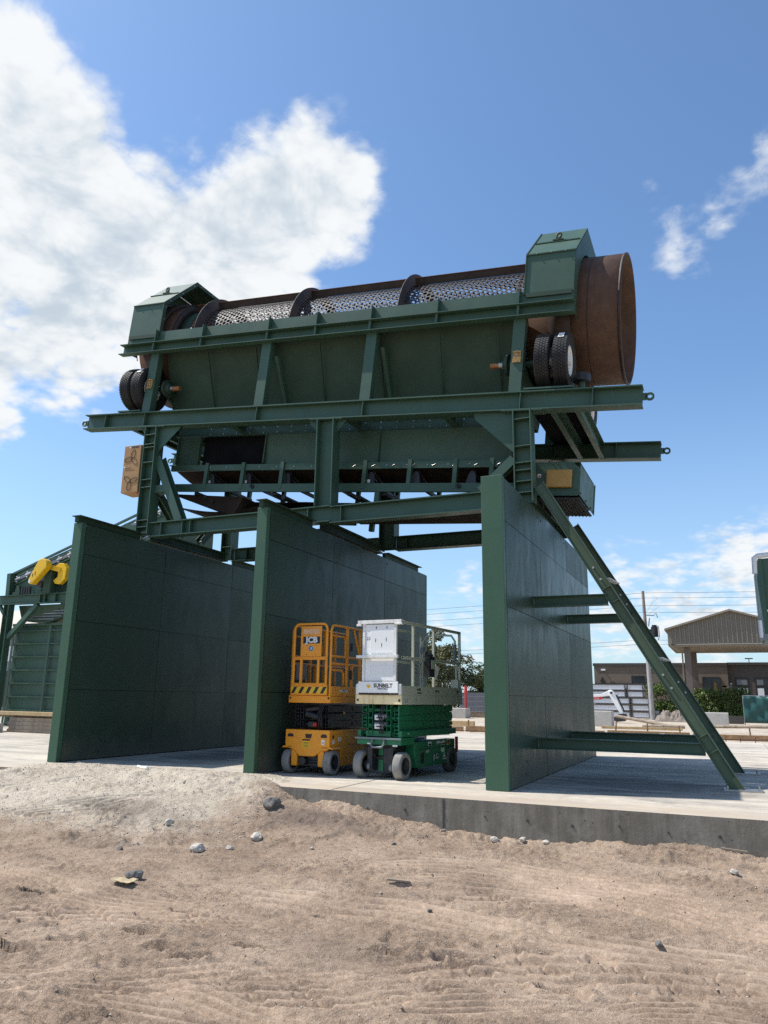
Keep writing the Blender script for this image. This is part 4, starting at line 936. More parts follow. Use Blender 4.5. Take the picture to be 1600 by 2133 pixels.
# guarded head box
hb = MB(); hb.prism([(4.22, -1.09), (4.9, -1.09), (5.03, -1.20), (5.03, -1.68), (4.22, -1.68)], 'y', -.92, -.905)
HB = hb.build('head_box', 'green', CV)
hb = MB(); hb.hexa([(5.03, -.92, -1.68), (5.045, -.92, -1.68), (5.045, .62, -1.68), (5.03, .62, -1.68), (5.03, -.92, -1.14), (5.045, -.92, -1.14), (5.045, .62, -1.14), (5.03, .62, -1.14)]); hb.box(5.045, 5.058, .56, .64, -1.7, -1.12)
for v in (-.86, -.3, .25, .56): hb.bolt((5.046, v, -1.645), (1, 0, 0), .016, .02)
hb.build('head_end_panel', 'green', CV)
hb = MB(); hb.box(4.22, 5.03, -.90, .62, -1.10, -1.09); hb.build('head_cover', 'green_dk', CV)
hb = MB(); hb.box(4.22, 5.02, -.93, -.921, -1.70, -1.62); 
for u in (4.35, 4.65, 4.95): hb.bolt((u, -.93, -1.66), (0, -1, 0), .012, .015)
for u in (4.55, 4.64, 4.93): hb.bolt((u, -.92, -1.12), (0, -1, 0), .014, .02)
for w in (-1.22, -1.27, -1.58): hb.bolt((4.97, -.92, w), (0, -1, 0), .013, .02)
hb.build('head_lip', 'green', HB)
gr = MB()
for k in range(16): gr.box(4.26, 5.03, -.86+.092*k, -.86+.092*k+.045, -1.735, -1.72)
for k in range(12): gr.box(4.26+.066*k, 4.26+.066*k+.014, -.88, .6, -1.745, -1.736)
gr.build('guard_mesh', 'dark', CV)
hb = MB(); hb.box(4.24, 5.02, -.6, .5, -1.64, -1.5); hb.cyl((4.6, -.7, -1.38), (4.6, .6, -1.38), .2, 24); hb.build('head_pulley', 'black', CV)
og = MB(); og.box(4.47, 4.91, -1.0, -.922, -1.565, -1.245); OG = og.build('guard_panel', 'ochre', CV, bevel=.018)
og = MB(); og.box(4.30, 4.36, -.9235, -.921, -1.37, -1.31); o = og.build('warning_sticker', 'decal', HB); og = MB(); og.box(4.308, 4.352, -.9245, -.9238, -1.362, -1.335); og.build('warning_print', 'red', HB)

# cardboard carton strapped outside the left front column
CB = thing('cardboard_carton', 'tall brown cardboard carton with printed line drawings on the left end of the frame', 'carton', (-11.52, 12.42, 5.42), (0, 0, R(3)))
b = MB(); b.box(-.19, .25, -.2, .2, 0, 1.07); b.build('carton_body', 'card', CB, bevel=.008)
def loops(cx, cz, r, rot):
    for k in range(3):
        a0 = rot+k*2*math.pi/3; c = Vector((cx+math.cos(a0)*r*.55, 0, cz+math.sin(a0)*r*.55)); pts = []
        for i in range(20):
            t = 2*math.pi*i/20; p = Vector((math.cos(t)*r*.62, 0, math.sin(t)*r*.30)); ca, sa = math.cos(a0), math.sin(a0)
            pts.append((c.x+p.x*ca-p.z*sa, -.203, c.z+p.x*sa+p.z*ca))
        b.path(pts, .0055, 5, closed=True)
for cz_, ro_ in ((.78, 75), (.24, 20)):
    b = MB(); loops(.03, cz_, .17, R(ro_)); b.build('printed_loops', 'ink', CB)
b = MB()
for i in range(5): b.box(-.12+.05*i, -.085+.05*i, -.2025, -.2005, .50+.003*(i % 2), .512)
for i in range(3): b.box(-.12+.05*i, -.085+.05*i, -.2025, -.2005, .545, .56)
for i in range(4): b.box(0+.05*i, .04+.05*i, -.2025, -.2005, 1.005, 1.05)
b.build('printed_text', 'ink', CB); b = MB(); b.box(-.06, -.02, -.2025, -.2005, 1.01, 1.045); b.box(-.165, -.125, -.2025, -.2005, .56, .6); b.build('label_sticker', 'decal', CB)
b = MB(); b.box(-11.33, -11.15, 12.28, 12.5, 5.40, 5.416); b.build('carton_bracket', 'red', FR, world=True)
ROCKS = [ (-5.417, 8.828, 0.119, 'rock_dk', 'large dark grey rock beside the slab corner'),
 (-5.316, 7.18, 0.072, 'rock', 'bright white stone in the middle of the dirt, left of two smaller ones'),
 (-5.088, 7.452, 0.04, 'rock', 'small white stone beside a larger white one'),
 (-5.078, 7.963, 0.072, 'rock', 'pale angular stone below the dark rock'),
 (-4.931, 5.777, 0.072, 'rock_dk', 'speckled grey stone beside the tan paper scrap'),
 (-6.162, 7.747, 0.05, 'rock', 'pale brown stone on the ramp of dirt'),
 (-0.072, 8.355, 0.036, 'rock', 'pale stone near the right edge below the slab'),
 (-0.563, 6.03, 0.029, 'rock_dk', 'small dark stone alone in the lower right dirt'),
 (-2.244, 6.038, 0.022, 'rock_dk', 'small dark stone in the centre of the dirt'),
 (-3.567, 8.437, 0.029, 'rock_dk', 'small brown stone left of the slab joint'),
 (-2.632, 9.258, 0.05, 'rock', 'pale stone at the foot of the slab, left one of a group'),
 (-2.302, 9.305, 0.043, 'rock', 'flat pale stone at the foot of the slab, middle of a group'),
 (-2.013, 9.209, 0.04, 'rock', 'grey stone at the foot of the slab, right one of a group'),
 (-6.932, 8.986, 0.036, 'rock', 'grey stone on the crest of dirt before the left bay'),
 (-6.02, 6.795, 0.036, 'rock_dk', 'dark clod on the left part of the dirt'),
 (-4.32, 7.911, 0.022, 'rock', 'small white pebble right of the pale angular stone'),
 (-3.28, 9.325, 0.036, 'rock_dk', 'dark clod under the slab joint') ]
PAPER = (-4.791, 5.49)
LITTER = [ (-5.363, 9.501, 0.3, 0.5, 'rebar', 'steel_rod', 'thin rusty rod half buried before the left bay'),
 (-2.808, 6.762, 0.2, 0.35, 'wood', 'wood_stick', 'dark bent stick lying in the centre of the dirt'),
 (-0.062, 9.317, 0.25, 0.05, 'wood', 'wood_plank', 'small flat board at the foot of the slab, far right') ]
# ------------------------------------------------------------------ scissor lifts (local x across, y along from the front end, z up)
def lift_wheel(t, c, r, w, side, m, rimm='dark', hubm='steel'):
    b = MB(); W2 = w/2
    b.lathe([(r*.62, -W2*.9), (r*.9, -W2), (r*.97, -W2*.9), (r, -W2*.6), (r, W2*.6), (r*.97, W2*.9), (r*.9, W2), (r*.62, W2*.9)], c, (1, 0, 0), 48)
    o = b.build('wheel', m, t)
    d = MB(); d.lathe([(r*.63, -W2*.92), (r*.63, W2*.92), (r*.56, W2*.92), (r*.5, side*W2*.2), (.03, side*W2*.15), (.03, -side*W2*.15), (r*.5, -side*W2*.2), (r*.56, -W2*.92)], c, (1, 0, 0), 40)
    d.cyl((c[0]-side*W2*.3, c[1], c[2]), (c[0]+side*W2*.75, c[1], c[2]), r*.2, 18)
    for k in range(6):
        a = R(60*k); d.bolt((c[0]+side*W2*.2, c[1]+math.cos(a)*r*.36, c[2]+math.sin(a)*r*.36), (side, 0, 0), .012, .02)
    d.build('rim', rimm, o)
    return o
# ---- orange lift
OL = thing('scissor_lift', 'orange scissor lift with hazard-striped gate, parked against the middle wall', 'scissor lift', (-6.135, 11.0, 0), (0, 0, R(-1)))
b = MB(); b.prism([(-.435, .68), (.375, .68), (.375, .44), (.335, .375), (.22, .355), (.10, .275), (-.17, .275), (-.27, .37), (-.40, .40), (-.435, .44)], 'y', 0, .05)
CH = b.build('chassis_front', 'orange', OL, bevel=.012)
b = MB(); b.prism([(.051, .675), (1.95, .675), (1.95, .20), (1.75, .16), (1.72, .40), (1.40, .40), (1.36, .12), (.42, .12), (.40, .36), (.33, .42), (.051, .43)], 'x', .30, .372); b.prism([(.051, .675), (1.95, .675), (1.95, .20), (1.36, .12), (.42, .12), (.33, .42), (.051, .43)], 'x', -.43, -.36)
b.box(-.36, .30, .06, 1.94, .30, .66); b.build('chassis_side', 'orange', OL, bevel=.006)
for x in (-.335, .275): b = MB(); b.prism([(x-.05, .565), (x+.05, .565), (x+.055, .59), (x+.035, .615), (x-.035, .615), (x-.055, .59)], 'y', -.006, .004); b.build('tie_down_slot', 'black', CH)
b = MB(); b.prism([(-.05, .55), (.04, .55), (.055, .60), (.06, .615), (-.07, .615), (-.065, .60)], 'y', -.004, .002); b.build('handle_recess', 'rust_dk', CH)
b = MB(); b.box(.3725, .376, .62, 1.4, .432, .437); b.prism([(.10, .55), (.15, .55), (.15, .59), (.125, .62), (.10, .59)], 'x', .3725, .3745)
b.build('panel_gap', 'black', CH)
b = MB(); b.box(-.11, .025, -.004, 0.0, .40, .505); b.build('instruction_sticker', 'yellow', CH)
b = MB(); b.box(-.11, .025, -.0045, -.0002, .513, .535)
for i in range(4): b.box(-.09, .005, -.0062, -.0042, .415+.022*i, .421+.022*i)
for i in range(2): b.box(.255, .275, -.0062, -.0042, .475+.015*i, .482+.015*i)
b.build('sticker_print', 'black', CH)
b = MB(); b.box(.235, .29, -.004, 0, .455, .535); b.box(.3725, .3745, .10, .17, .47, .53); b.build('serial_sticker', 'decal', CH)
for x, s in ((-.405, -1), (.345, 1)):
    lift_wheel(OL, (x, .14, .19), .19, .135, s, 'rubber_grey'); lift_wheel(OL, (x, 1.60, .19), .19, .12, s, 'rubber_grey')
    b = MB(); xi = x-s*.13
    b.prism([(xi-.055, .12), (xi+.055, .12), (xi+.06, .19), (xi+.05, .36), (xi-s*.02-.03, .42), (xi-.06, .34)], 'y', .02, .18); b.build('wheel_fork', 'orange', OL, bevel=.02)
    b = MB(); b.prism([(x-s*.14, .415), (x-s*.08, .44), (x+s*.07, .42), (x+s*.09, .385), (x+s*.06, .395), (x-s*.1, .395)], 'y', .0, .3); b.build('mudguard', 'orange', OL, bevel=.01)
b = MB(); b.box(-.3, .24, .12, .3, .12, .30); b.cyl((-.3, .14, .19), (.27, .14, .19), .035, 12); b.cyl((-.12, .02, .2), (-.12, .12, .2), .06, 14); b.build('steering_axle', 'dark', OL)
def scissors(t, zs, xs, y0, y1, w, h, m, pinm, slope):
    for lv, z in enumerate(zs):
        b = MB()
        for i, x in enumerate(xs):
            s = 1 if (lv+i) % 2 else -1
            if i in (1, len(xs)-2): s = -s
            dz = slope*s
            zoff = .0 if i in (0, len(xs)-1) else .5*h*(1 if slope > .012 else 0)
            b.rtube((x, y0+.03*(i in (0, len(xs)-1)), z+zoff+dz), (x, y1, z+zoff-dz), w, h*.95, .007)
        o = b.build('scissor_arm', m, t, bevel=.003)
        p = MB()
        for y in (y0+.09, (y0+y1)/2, y1-.09): p.cyl((xs[0]-w*.65, y, z), (xs[-1]+w*.65, y, z), .027, 14)
        p.build('pivot_pin', pinm, o)
b0 = .735
scissors(OL, (.76, .88, 1.0), (-.30, -.19, .15, .26), .08, 1.85, .06, .112, 'dark', 'dark', .008)
b = MB(); b.cyl((-.12, .12, .92), (.10, .12, .87), .05, 16); b.box(-.08, .08, .1, .2, .72, .8); b.cyl((-.14, .14, .98), (.1, .14, 1.02), .04, 12); b.build('lift_cylinder', 'dark', OL)
b = MB(); b.cyl((.03, .10, .755), (.09, .10, .755), .035, 14); b.build('safety_cap', 'red', OL)
b = MB(); b.box(.2935, .296, .6, .66, .92, .96); b.build('arm_sticker', 'yellow', OL)
b = MB()
for k in range(3): b.path([(.14+.03*k, .06, .70), (.17+.03*k, .0, .80), (.13+.03*k, .02, .92), (.16+.03*k, .08, 1.06)], .009, 6)
b.build('hydraulic_hose', 'black', OL)
for y, z, hh, ww, m_ in ((.30, .50, .07, .10, 'decal'), (.55, .56, .05, .12, 'yellow'), (1.2, .54, .06, .09, 'decal')):
    b = MB(); b.box(.3725, .3745, y, y+ww, z, z+hh); b.build('side_sticker', m_, OL)
b = MB(); b.path([(-.39, .08, 1.23), (-.40, .03, 1.5), (-.385, .05, 1.9), (-.36, .04, 2.2)], .008, 6); b.build('power_cable', 'black', OL)
# platform
b = MB(); b.box(-.415, .355, .02, .05, 1.095, 1.21); b.box(-.415, .355, .05, 1.95, 1.19, 1.21); b.box(.33, .355, .05, 1.95, 1.095, 1.36); b.box(-.415, -.39, .05, 1.95, 1.095, 1.36); b.box(-.39, .33, 1.93, 1.95, 1.095, 1.36)
PF = b.build('platform', 'orange', OL, bevel=.006)
b = MB()
for x in (-.385, .325): b.cyl((x, .0195, 1.17), (x, .016, 1.17), .018, 14)
b.build('pin_hole', 'black', PF)
b = MB(); b.box(.3555, .3575, .32, .62, 1.27, 1.31); b.build('number_decal', 'decal', PF)
text_mesh('786236', .04, 'fleet_number', 'black', PF, plane_mat((.3578, .47, 1.29), (0, 1, 0), (0, 0, 1)), .0004)
GF = MB(); GF.box(-.365, .305, -.006, .018, 1.215, 1.375); GF = GF.build('gate_kickplate', 'orange', OL, bevel=.004)
b = MB(); b.box(-.36, .30, -.0095, -.0062, 1.245, 1.345); b.build('hazard_stripes_yellow', 'yellow', GF)
b = MB()
for i in range(5):
    x = -.345+.135*i; xa, xb = x-.012, x+.058; 
    q = [(max(-.36, xa), 1.245), (min(.30, xb-.015), 1.245), (min(.30, xb+.045), 1.345), (min(.30, xa+.055), 1.345)]
    b.prism(q, 'y', -.0125, -.0097)
b.build('hazard_stripes_black', 'black', GF)
def hoop(x0, x1, y, z0, z1, r, rc=.09):
    pts = [(x0, y, z0), (x0, y, z1-rc)]
    for k in range(1, 6): a = R(90-18*k)+0; pts.append((x0+rc-rc*math.sin(R(90-18*k)), y, z1-rc+rc*math.cos(R(90-18*k))))
    for k in range(1, 6): pts.append((x1-rc+rc*math.sin(R(18*k)), y, z1-rc+rc*math.cos(R(18*k))))
    pts += [(x1, y, z0)]
    return pts
b = MB(); b.path(hoop(-.335, .275, .005, 1.37, 2.355, .02), .021, 10)
b.cyl((-.335, .005, 1.80), (.275, .005, 1.80), .021, 10); b.box(-.34, .28, -.012, .02, 1.775, 1.825)
for x in (-.19, .13): b.box(x-.02, x+.02, -.01, .015, 1.37, 1.775)
b.cyl((-.335, .005, 1.39), (.275, .005, 1.39), .02, 10)
b.build('gate_frame', 'orange', OL)
b = MB(); b.box(-.205, .185, -.018, -.008, 1.83, 2.315); SP = b.build('gate_board', 'orange', OL, bevel=.003)
b = MB(); b.box(-.16, .155, -.0205, -.0182, 2.035, 2.145); b.build('name_plate', 'black', SP)
text_mesh('JCB', .125, 'lettering', 'decal', SP, plane_mat((0, -.0215, 2.09), (1, 0, 0), (0, 0, 1)), .0008, width=1.12, bold=.006)
b = MB(); b.cyl((-.01, -.018, 1.955), (-.01, -.0195, 1.955), .043, 24); b.build('round_decal', 'blue', SP)
b = MB(); b.box(-.018, .0, -.0205, -.0197, 1.935, 1.97); b.box(0, .012, -.0205, -.0197, 1.96, 1.975); b.build('decal_symbol', 'decal', SP)
b = MB()
for x in (-.09, .085):
    for z in (1.862, 2.005): b.bolt((x, -.018, z), (0, -1, 0), .007, .004)
fuse(b, SP, 'dark')
b = MB(); b.box(-.16, .14, -.0192, -.0181, 2.19, 2.27); b.build('scraped_paint', mat('scraped_orange_paint', (.72, .42, .22), .6, var=.3, vscale=30), SP)
for x, s in ((-.385, -1), (.325, 1)):
    b = MB()
    pts = [(x, .05, 1.21), (x, .05, 2.24), (x, .09, 2.32), (x, .17, 2.34), (x, 1.85, 2.34), (x, 1.93, 2.28), (x, 1.93, 1.21)]
    b.path(pts, .022, 10); b.cyl((x, .05, 1.84), (x, 1.0, 1.84), .02, 10); b.cyl((x, .05, 1.72), (x, 1.9, 1.72), .024, 10)
    for y in (.62, .80, 1.1, 1.5): b.box(x-.018, x+.018, y-.022, y+.022, 1.36, 2.32 if y != .8 else 1.72)
    b.path([(x, .07, 1.62), (x, .42, 1.62), (x, .5, 1.56), (x, .5, 1.38)], .018, 8); b.path([(x, .06, 2.17), (x, .50, 2.17), (x, .55, 2.1), (x, .55, 1.86)], .016, 8)
    b.path([(x, .86, 2.32), (x, 1.1, 1.86)], .02, 8)
    b.build('side_rail', 'orange', OL)
b = MB(); b.box(.34, .362, .70, .76, 1.95, 2.08); b.box(.34, .362, .69, .75, 1.48, 1.63); b.build('rail_latch', 'black', OL)
b = MB(); b.box(-.37, -.25, .12, .30, 1.46, 1.72); b.build('manual_box', 'galv_dk', OL)

# ---- white and green lift
GL = thing('scissor_lift', 'worn white and green scissor lift with rust-stained deck edge, parked in the open lane', 'scissor lift', (-4.905, 10.98, 0), (0, 0, R(-5)))
for x, s in ((-.335, -1), (.345, 1)):
    lift_wheel(GL, (x, .10, .20), .20, .14, s, 'rubber_grey'); lift_wheel(GL, (x, 1.86, .20), .20, .13, s, 'rubber_dim')
    b = MB(); b.cyl((x-s*.16, .10, .2), (x-s*.07, .10, .2), .07, 18); b.box(min(x-s*.2, x-s*.12), max(x-s*.2, x-s*.12), .04, .2, .14, .46); b.cyl((x-s*.15, .1, .42), (x-s*.15, .1, .54), .05, 14); b.build('wheel_motor', 'dark', GL)
    b = MB(); b.cyl((x-s*.17, .06, .17), (x-s*.125, .06, .17), .055, 12); b.build('motor_cap', 'galv_dk', GL)
b = MB(); b.box(-.2, .2, .2, .5, .1, .5); b.cyl((-.3, .18, .30), (.3, .18, .30), .03, 10); b.box(.02, .16, .12, .24, .22, .44)
for k in range(4): b.path([(-.24+.02*k, .1, .5), (-.28+.03*k, .05, .42), (-.2+.03*k, .08, .34), (-.12, .14, .3)], .009, 6)
b.build('steering_axle', 'dark', GL)
b = MB(); b.box(-.10, -.02, .18, .25, .10, .54); b.build('axle_mount', 'lift_green', GL)
b = MB(); b.prism([(.48, .53), (2.02, .53), (2.02, .20), (1.98, .17), (1.62, .14), (.56, .14), (.48, .30)], 'x', .20, .375); b.prism([(.48, .53), (2.02, .53), (2.02, .18), (.56, .14), (.48, .30)], 'x', -.375, -.20); b.box(-.2, .2, .5, 2.0, .18, .5)
CG = b.build('chassis', 'lift_green', GL, bevel=.01)
b = MB(); b.box(.3755, .379, .62, 1.9, .408, .414); b.box(.3755, .378, .68, .80, .20, .36); b.build('chassis_recess', 'black', CG)
b = MB(); b.box(.3755, .3785, .95, 1.08, .455, .515); b.box(.3755, .3785, 1.28, 1.42, .455, .51); b.box(.3755, .3785, 1.46, 1.60, .45, .51); b.box(.3755, .3785, 1.45, 1.58, .33, .40)
b.build('stickers', 'decal', CG)
b = MB(); b.box(.379, .3805, .96, 1.07, .458, .485); b.box(.379, .3805, 1.29, 1.41, .458, .478); b.box(.379, .3805, 1.47, 1.59, .456, .48); b.build('sticker_print', 'black', CG)
b = MB(); b.box(.3755, .3785, 1.68, 1.80, .44, .53); b.build('warning_sticker', 'yellow', CG)
b = MB(); b.box(.379, .3805, 1.695, 1.785, .455, .47); b.box(.379, .3805, 1.695, 1.785, .48, .515); b.build('warning_print', 'black', CG)
text_mesh('JLG', .115, 'lettering_outline', 'black', CG, plane_mat((.377, 1.24, .275), (0, 1, 0), (0, 0, 1)), .001, width=1.1, bold=.009)
text_mesh('JLG', .115, 'lettering', 'decal', CG, plane_mat((.379, 1.24, .275), (0, 1, 0), (0, 0, 1)), .001, width=1.1)
b = MB(); b.prism([(1.52, .25), (1.62, .25), (1.57, .34)], 'x', .377, .379); b.box(.377, .379, 1.52, 1.66, .215, .235); b.build('logo_mark', 'decal', CG)
text_mesh('2646', .06, 'model_number', 'sage', CG, plane_mat((.377, .92, .37), (0, 1, 0), (0, 0, 1)), .001, shear=.2, bold=.003)
b = MB(); b.box(-.40, .40, -.03, .46, .575, .605); b.box(-.38, .38, .0, .46, .50, .575); b.build('front_deck', 'lift_green', GL, bevel=.004)
b = MB(); b.box(-.40, .40, -.042, -.031, .578, .603); b.build('front_edge', 'galv_dk', GL)
b = MB(); b.path([(-.10, -.02, .575), (-.11, -.05, .50), (-.08, -.07, .465), (.08, -.07, .465), (.11, -.05, .50), (.10, -.02, .575)], .016, 10); b.build('tow_loop', 'galv_dk', GL)
b = MB(); b.box(-.2, -.12, -.005, 0.0, .50, .52); b.box(.24, .32, -.005, 0, .48, .505); b.build('edge_sticker', 'decal', GL)
b = MB(); b.box(.33, .385, .02, 2.05, .615, .705); b.box(-.385, -.33, .02, 2.05, .615, .705); b.build('slide_rail', 'lift_green', GL, bevel=.004)
text_mesh('3.2', .04, 'rail_mark', 'decal', GL, plane_mat((.3862, .24, .66), (0, 1, 0), (0, 0, 1)), .0006)
b = MB(); b.box(-.25, .18, .04, .10, .62, .70); b.build('cross_plate', 'lift_green', GL)
scissors(GL, (.66, .775, .89, 1.005), (-.29, -.17, .15, .27), .02, 1.95, .078, .112, 'lift_green', 'lift_green', .0135)
lines = [.603, .722, .838, .952, 1.086]; sl_ = [0, .028, -.018, .026, 0]
for k in range(4):
    b = MB(); za, zb, sa, sb = lines[k]+.0025, lines[k+1]-.0025, sl_[k], sl_[k+1]
    b.prism([(.03, za-sa), (2.0, za+sa), (2.04, (za+zb)/2), (2.0, zb+sb), (.03, zb-sb)], 'x', .311, .328+.003*(k % 2))
    for y in (.12, 1.0, 1.85): b.cyl((.326, y, (za+zb)/2), (.345, y, (za+zb)/2), .024, 14)
    b.build('outer_arm_plate', 'lift_green', GL, bevel=.003)
b = MB(); b.cyl((-.1, .06, .80), (.12, .06, .80), .035, 14); b.cyl((-.1, .06, .92), (.12, .06, .92), .035, 14); b.build('lift_cylinder', 'galv_dk', GL)
b = MB(); b.box(-.08, .07, .0, .006, .86, .93); b.box(-.08, .07, .0, .006, .73, .80); b.build('number_plate', 'decal', GL)
b = MB(); b.box(-.05, .05, -.002, -.0005, .885, .905); b.box(-.05, .05, -.002, -.0005, .755, .775); b.build('plate_print', 'dark', GL)
b = MB(); b.box(1.0-1.0+.372, .40, 2.03, 2.10, .3, .56); b.build('tail_lamp', 'lamp_red', GL)
b = MB()
for k in range(3): b.path([(.0+.03*k, .01, .66), (.04+.03*k, -.03, .78), (-.01+.03*k, -.01, .92), (.03+.03*k, .03, 1.08)], .009, 6)
b.build('hydraulic_hose', 'black', GL)
# deck
b = MB(); b.box(-.405, .385, -.02, .01, 1.095, 1.235); DK = b.build('deck_front', 'cream', GL, bevel=.004)
b = MB()
for x in (-.375, .355): b.cyl((x, -.0205, 1.155), (x, -.024, 1.155), .019, 14)
b.build('pin_hole', 'rust_dk', DK)
b = MB(); b.box(.385, .40, -.02, 2.30, 1.095, 1.375); b.box(.385, .403, -.02, 2.30, 1.232, 1.238); SD = b.build('deck_side', 'sage', GL)
b = MB(); b.box(-.42, -.405, -.02, 2.30, 1.095, 1.375); b.box(-.405, .385, 2.285, 2.30, 1.095, 1.375); b.box(-.405, .385, .01, 2.285, 1.2, 1.225); b.build('deck_frame', 'sage', GL)
b = MB(); b.box(-.36, .34, -.045, -.03, 1.265, 1.435); KB = b.build('kickboard', 'white', GL, bevel=.004)
b = MB(); b.box(-.405, -.36, -.03, .02, 1.24, 1.40); b.box(.34, .385, -.03, .02, 1.24, 1.40); b.build('hinge_bracket', 'white_worn', GL, bevel=.004)
b = MB(); b.box(-.345, .325, -.043, .0, 1.238, 1.262); b.build('gate_gap', 'rust_dk', GL)
text_mesh('SUNBELT', .082, 'lettering', 'ink', KB, plane_mat((.08, -.0458, 1.372), (1, 0, 0), (0, 0, 1)), .0006, bold=.003, width=.98)
text_mesh('RENTALS', .033, 'lettering', 'ink', KB, plane_mat((.075, -.0458, 1.325), (1, 0, 0), (0, 0, 1)), .0006, bold=.001, width=1.3)
b = MB()
for k in range(6): a = R(15+30*k); b.bar((-.175+.02*math.cos(a), -.0458, 1.352+.02*math.sin(a)), (-.175+.045*math.cos(a), -.0458, 1.352+.045*math.sin(a)), .01, .002, up=(0, 1, 0))
b.cyl((-.175, -.0452, 1.352), (-.175, -.0462, 1.352), .02, 14); b.build('sun_emblem', 'yellow', KB)
text_mesh('901102', .055, 'fleet_number', 'ink', SD, plane_mat((.4035, 1.25, 1.305), (0, 1, 0), (0, 0, 1)), .0006, width=.9, bold=.001)
text_mesh('In USA', .045, 'side_print', 'ink', SD, plane_mat((.4035, .56, 1.325), (0, 1, 0), (0, 0, 1)), .0006, bold=.003); text_mesh('www.jlg.com', .032, 'side_print', 'ink', SD, plane_mat((.4035, .58, 1.275), (0, 1, 0), (0, 0, 1)), .0006, bold=.001)
text_mesh('JLG', .05, 'side_print', 'ink', SD, plane_mat((.4035, 2.1, 1.305), (0, 1, 0), (0, 0, 1)), .0006, bold=.004)
b = MB()
for y, z, h in ((.45, 1.15, .10), (.9, 1.27, .04), (1.3, 1.13, .06), (1.62, 1.22, .08), (.1, 1.12, .06), (.16, 1.13, .05), (2.15, 1.12, .05)): b.box(.4032, .404, y, y+.007, z, z+h)
b.build('scratches', 'ink', SD)
# white front guard
b = MB(); zt = 2.355
b.box(-.315, -.265, -.02, .02, 1.44, zt); b.box(.245, .295, -.02, .02, 1.44, zt); b.build('front_post', 'white_worn', GL, bevel=.006)
b = MB(); b.rtube((-.40, -.005, zt), (.385, -.005, zt), .06, .055, .006, up=(0, 0, 1)); b.box(-.42, -.33, -.04, .03, zt-.06, zt-.0285); b.box(.27, .40, -.045, .035, zt-.05, zt-.0285); b.build('top_rail', 'white_worn', GL, bevel=.005)
b = MB(); b.rtube((-.39, -.05, 1.815), (.345, -.05, 1.815), .05, .045, .006); b.box(-.395, -.389, -.07, -.03, 1.795, 1.835); b.build('mid_rail', 'white_worn', GL, bevel=.005)
b = MB(); b.box(-.262, .242, -.008, .004, 1.845, 2.315); b.box(-.262, .242, -.008, .004, 1.445, 1.79); FB = b.build('infill_board', 'white', GL)
b = MB(); b.box(-.17, .242, -.014, -.0085, 1.875, 2.215); b.box(-.17, .242, -.014, -.0085, 1.445, 1.68); b.build('board_sun_patch', mat('sun_patch_white', (.82, .82, .80), .4, var=.03), FB, bevel=.002)  # separate white rectangles paint the sunlit patch onto the boards
b = MB()
for x, z, h in ((-.08, 2.05, .09), (.11, 2.06, .09), (.03, 1.97, .10), (-.07, 2.26, .04), (.12, 2.26, .04)): b.prism([(x-.006, z), (x+.003, z-.015), (x+.006, z+h*.35), (x+.002, z+h*.6), (x-.003, z+h*.5)], 'y', -.0162, -.0145 if z < 2.2 else -.0085)
b.build('paint_chips', 'ink', FB)
text_mesh('226', .07, 'marker_scrawl', 'galv_dk', FB, plane_mat((-.2, -.0095, 2.10), (1, 0, .1), (-.1, 0, 1)), .0005, shear=.3)
for x, s in ((-.40, -1), (.385, 1)):
    b = MB(); b.rtube((x-s*.01, .03, zt-.01), (x-s*.01, 2.27, zt-.01), .045, .045, .005); b.rtube((x-s*.01, .03, 1.80), (x-s*.01, 2.27, 1.80), .04, .045, .005)
    for y in (.40, 1.16, 2.25): b.box(x-s*.01-.021, x-s*.01+.021, y-.021, y+.021, 1.375, zt-.033)
    b.build('side_rail', 'sage', GL, bevel=.004)
b = MB(); b.path([(-.33, 2.2, 1.38), (-.33, 2.2, 2.20), (-.25, 2.2, 2.30), (-.1, 2.2, 2.31), (.1, 2.2, 2.31), (.24, 2.2, 2.30), (.31, 2.2, 2.20), (.31, 2.2, 1.9)], .02, 10); b.path([(.35, 2.22, 1.80), (.33, 2.2, 1.7), (.335, 2.2, 1.4)], .02, 8); b.build('entry_gate', 'sage', GL)
b = MB(); b.box(.29, .33, 2.17, 2.23, 1.84, 2.14); b.box(-.36, -.3, 2.16, 2.22, 2.0, 2.1); b.build('gate_latch', 'galv_dk', GL)
b = MB(); b.box(.25, .385, 2.15, 2.27, 1.375, 1.52); b.build('toe_box', 'sage', GL)
b = MB(); b.path([(.36, .46, 1.80), (.37, .5, 1.7)]+[(.37+.012*math.cos(k*1.3), .5+.012*math.sin(k*1.3), 1.7-.012*k) for k in range(14)], .006, 6); b.build('coiled_cable', 'black', GL)
CBX = MB(); CBX.box(.36, .47, .80, 1.0, 1.53, 1.86); CBX.cyl((.415, .80, 1.88), (.415, 1.0, 1.88), .03, 12); CBX.path([(.40, .78, 1.86), (.40, .78, 1.92), (.40, 1.02, 1.92), (.40, 1.02, 1.86)], .014, 8)
CB2 = CBX.build('control_box', 'black', GL, bevel=.008)
b = MB(); b.box(.4705, .474, .86, .98, 1.66, 1.80); b.build('control_label', 'sage', CB2)
b = MB(); b.hexa([(.42, 1.02, 1.55), (.42, 1.17, 1.50), (.425, 1.17, 1.50), (.425, 1.02, 1.55), (.46, 1.05, 1.74), (.46, 1.2, 1.68), (.465, 1.2, 1.68), (.465, 1.05, 1.74)]); b.build('paper_tag', 'white', CB2)

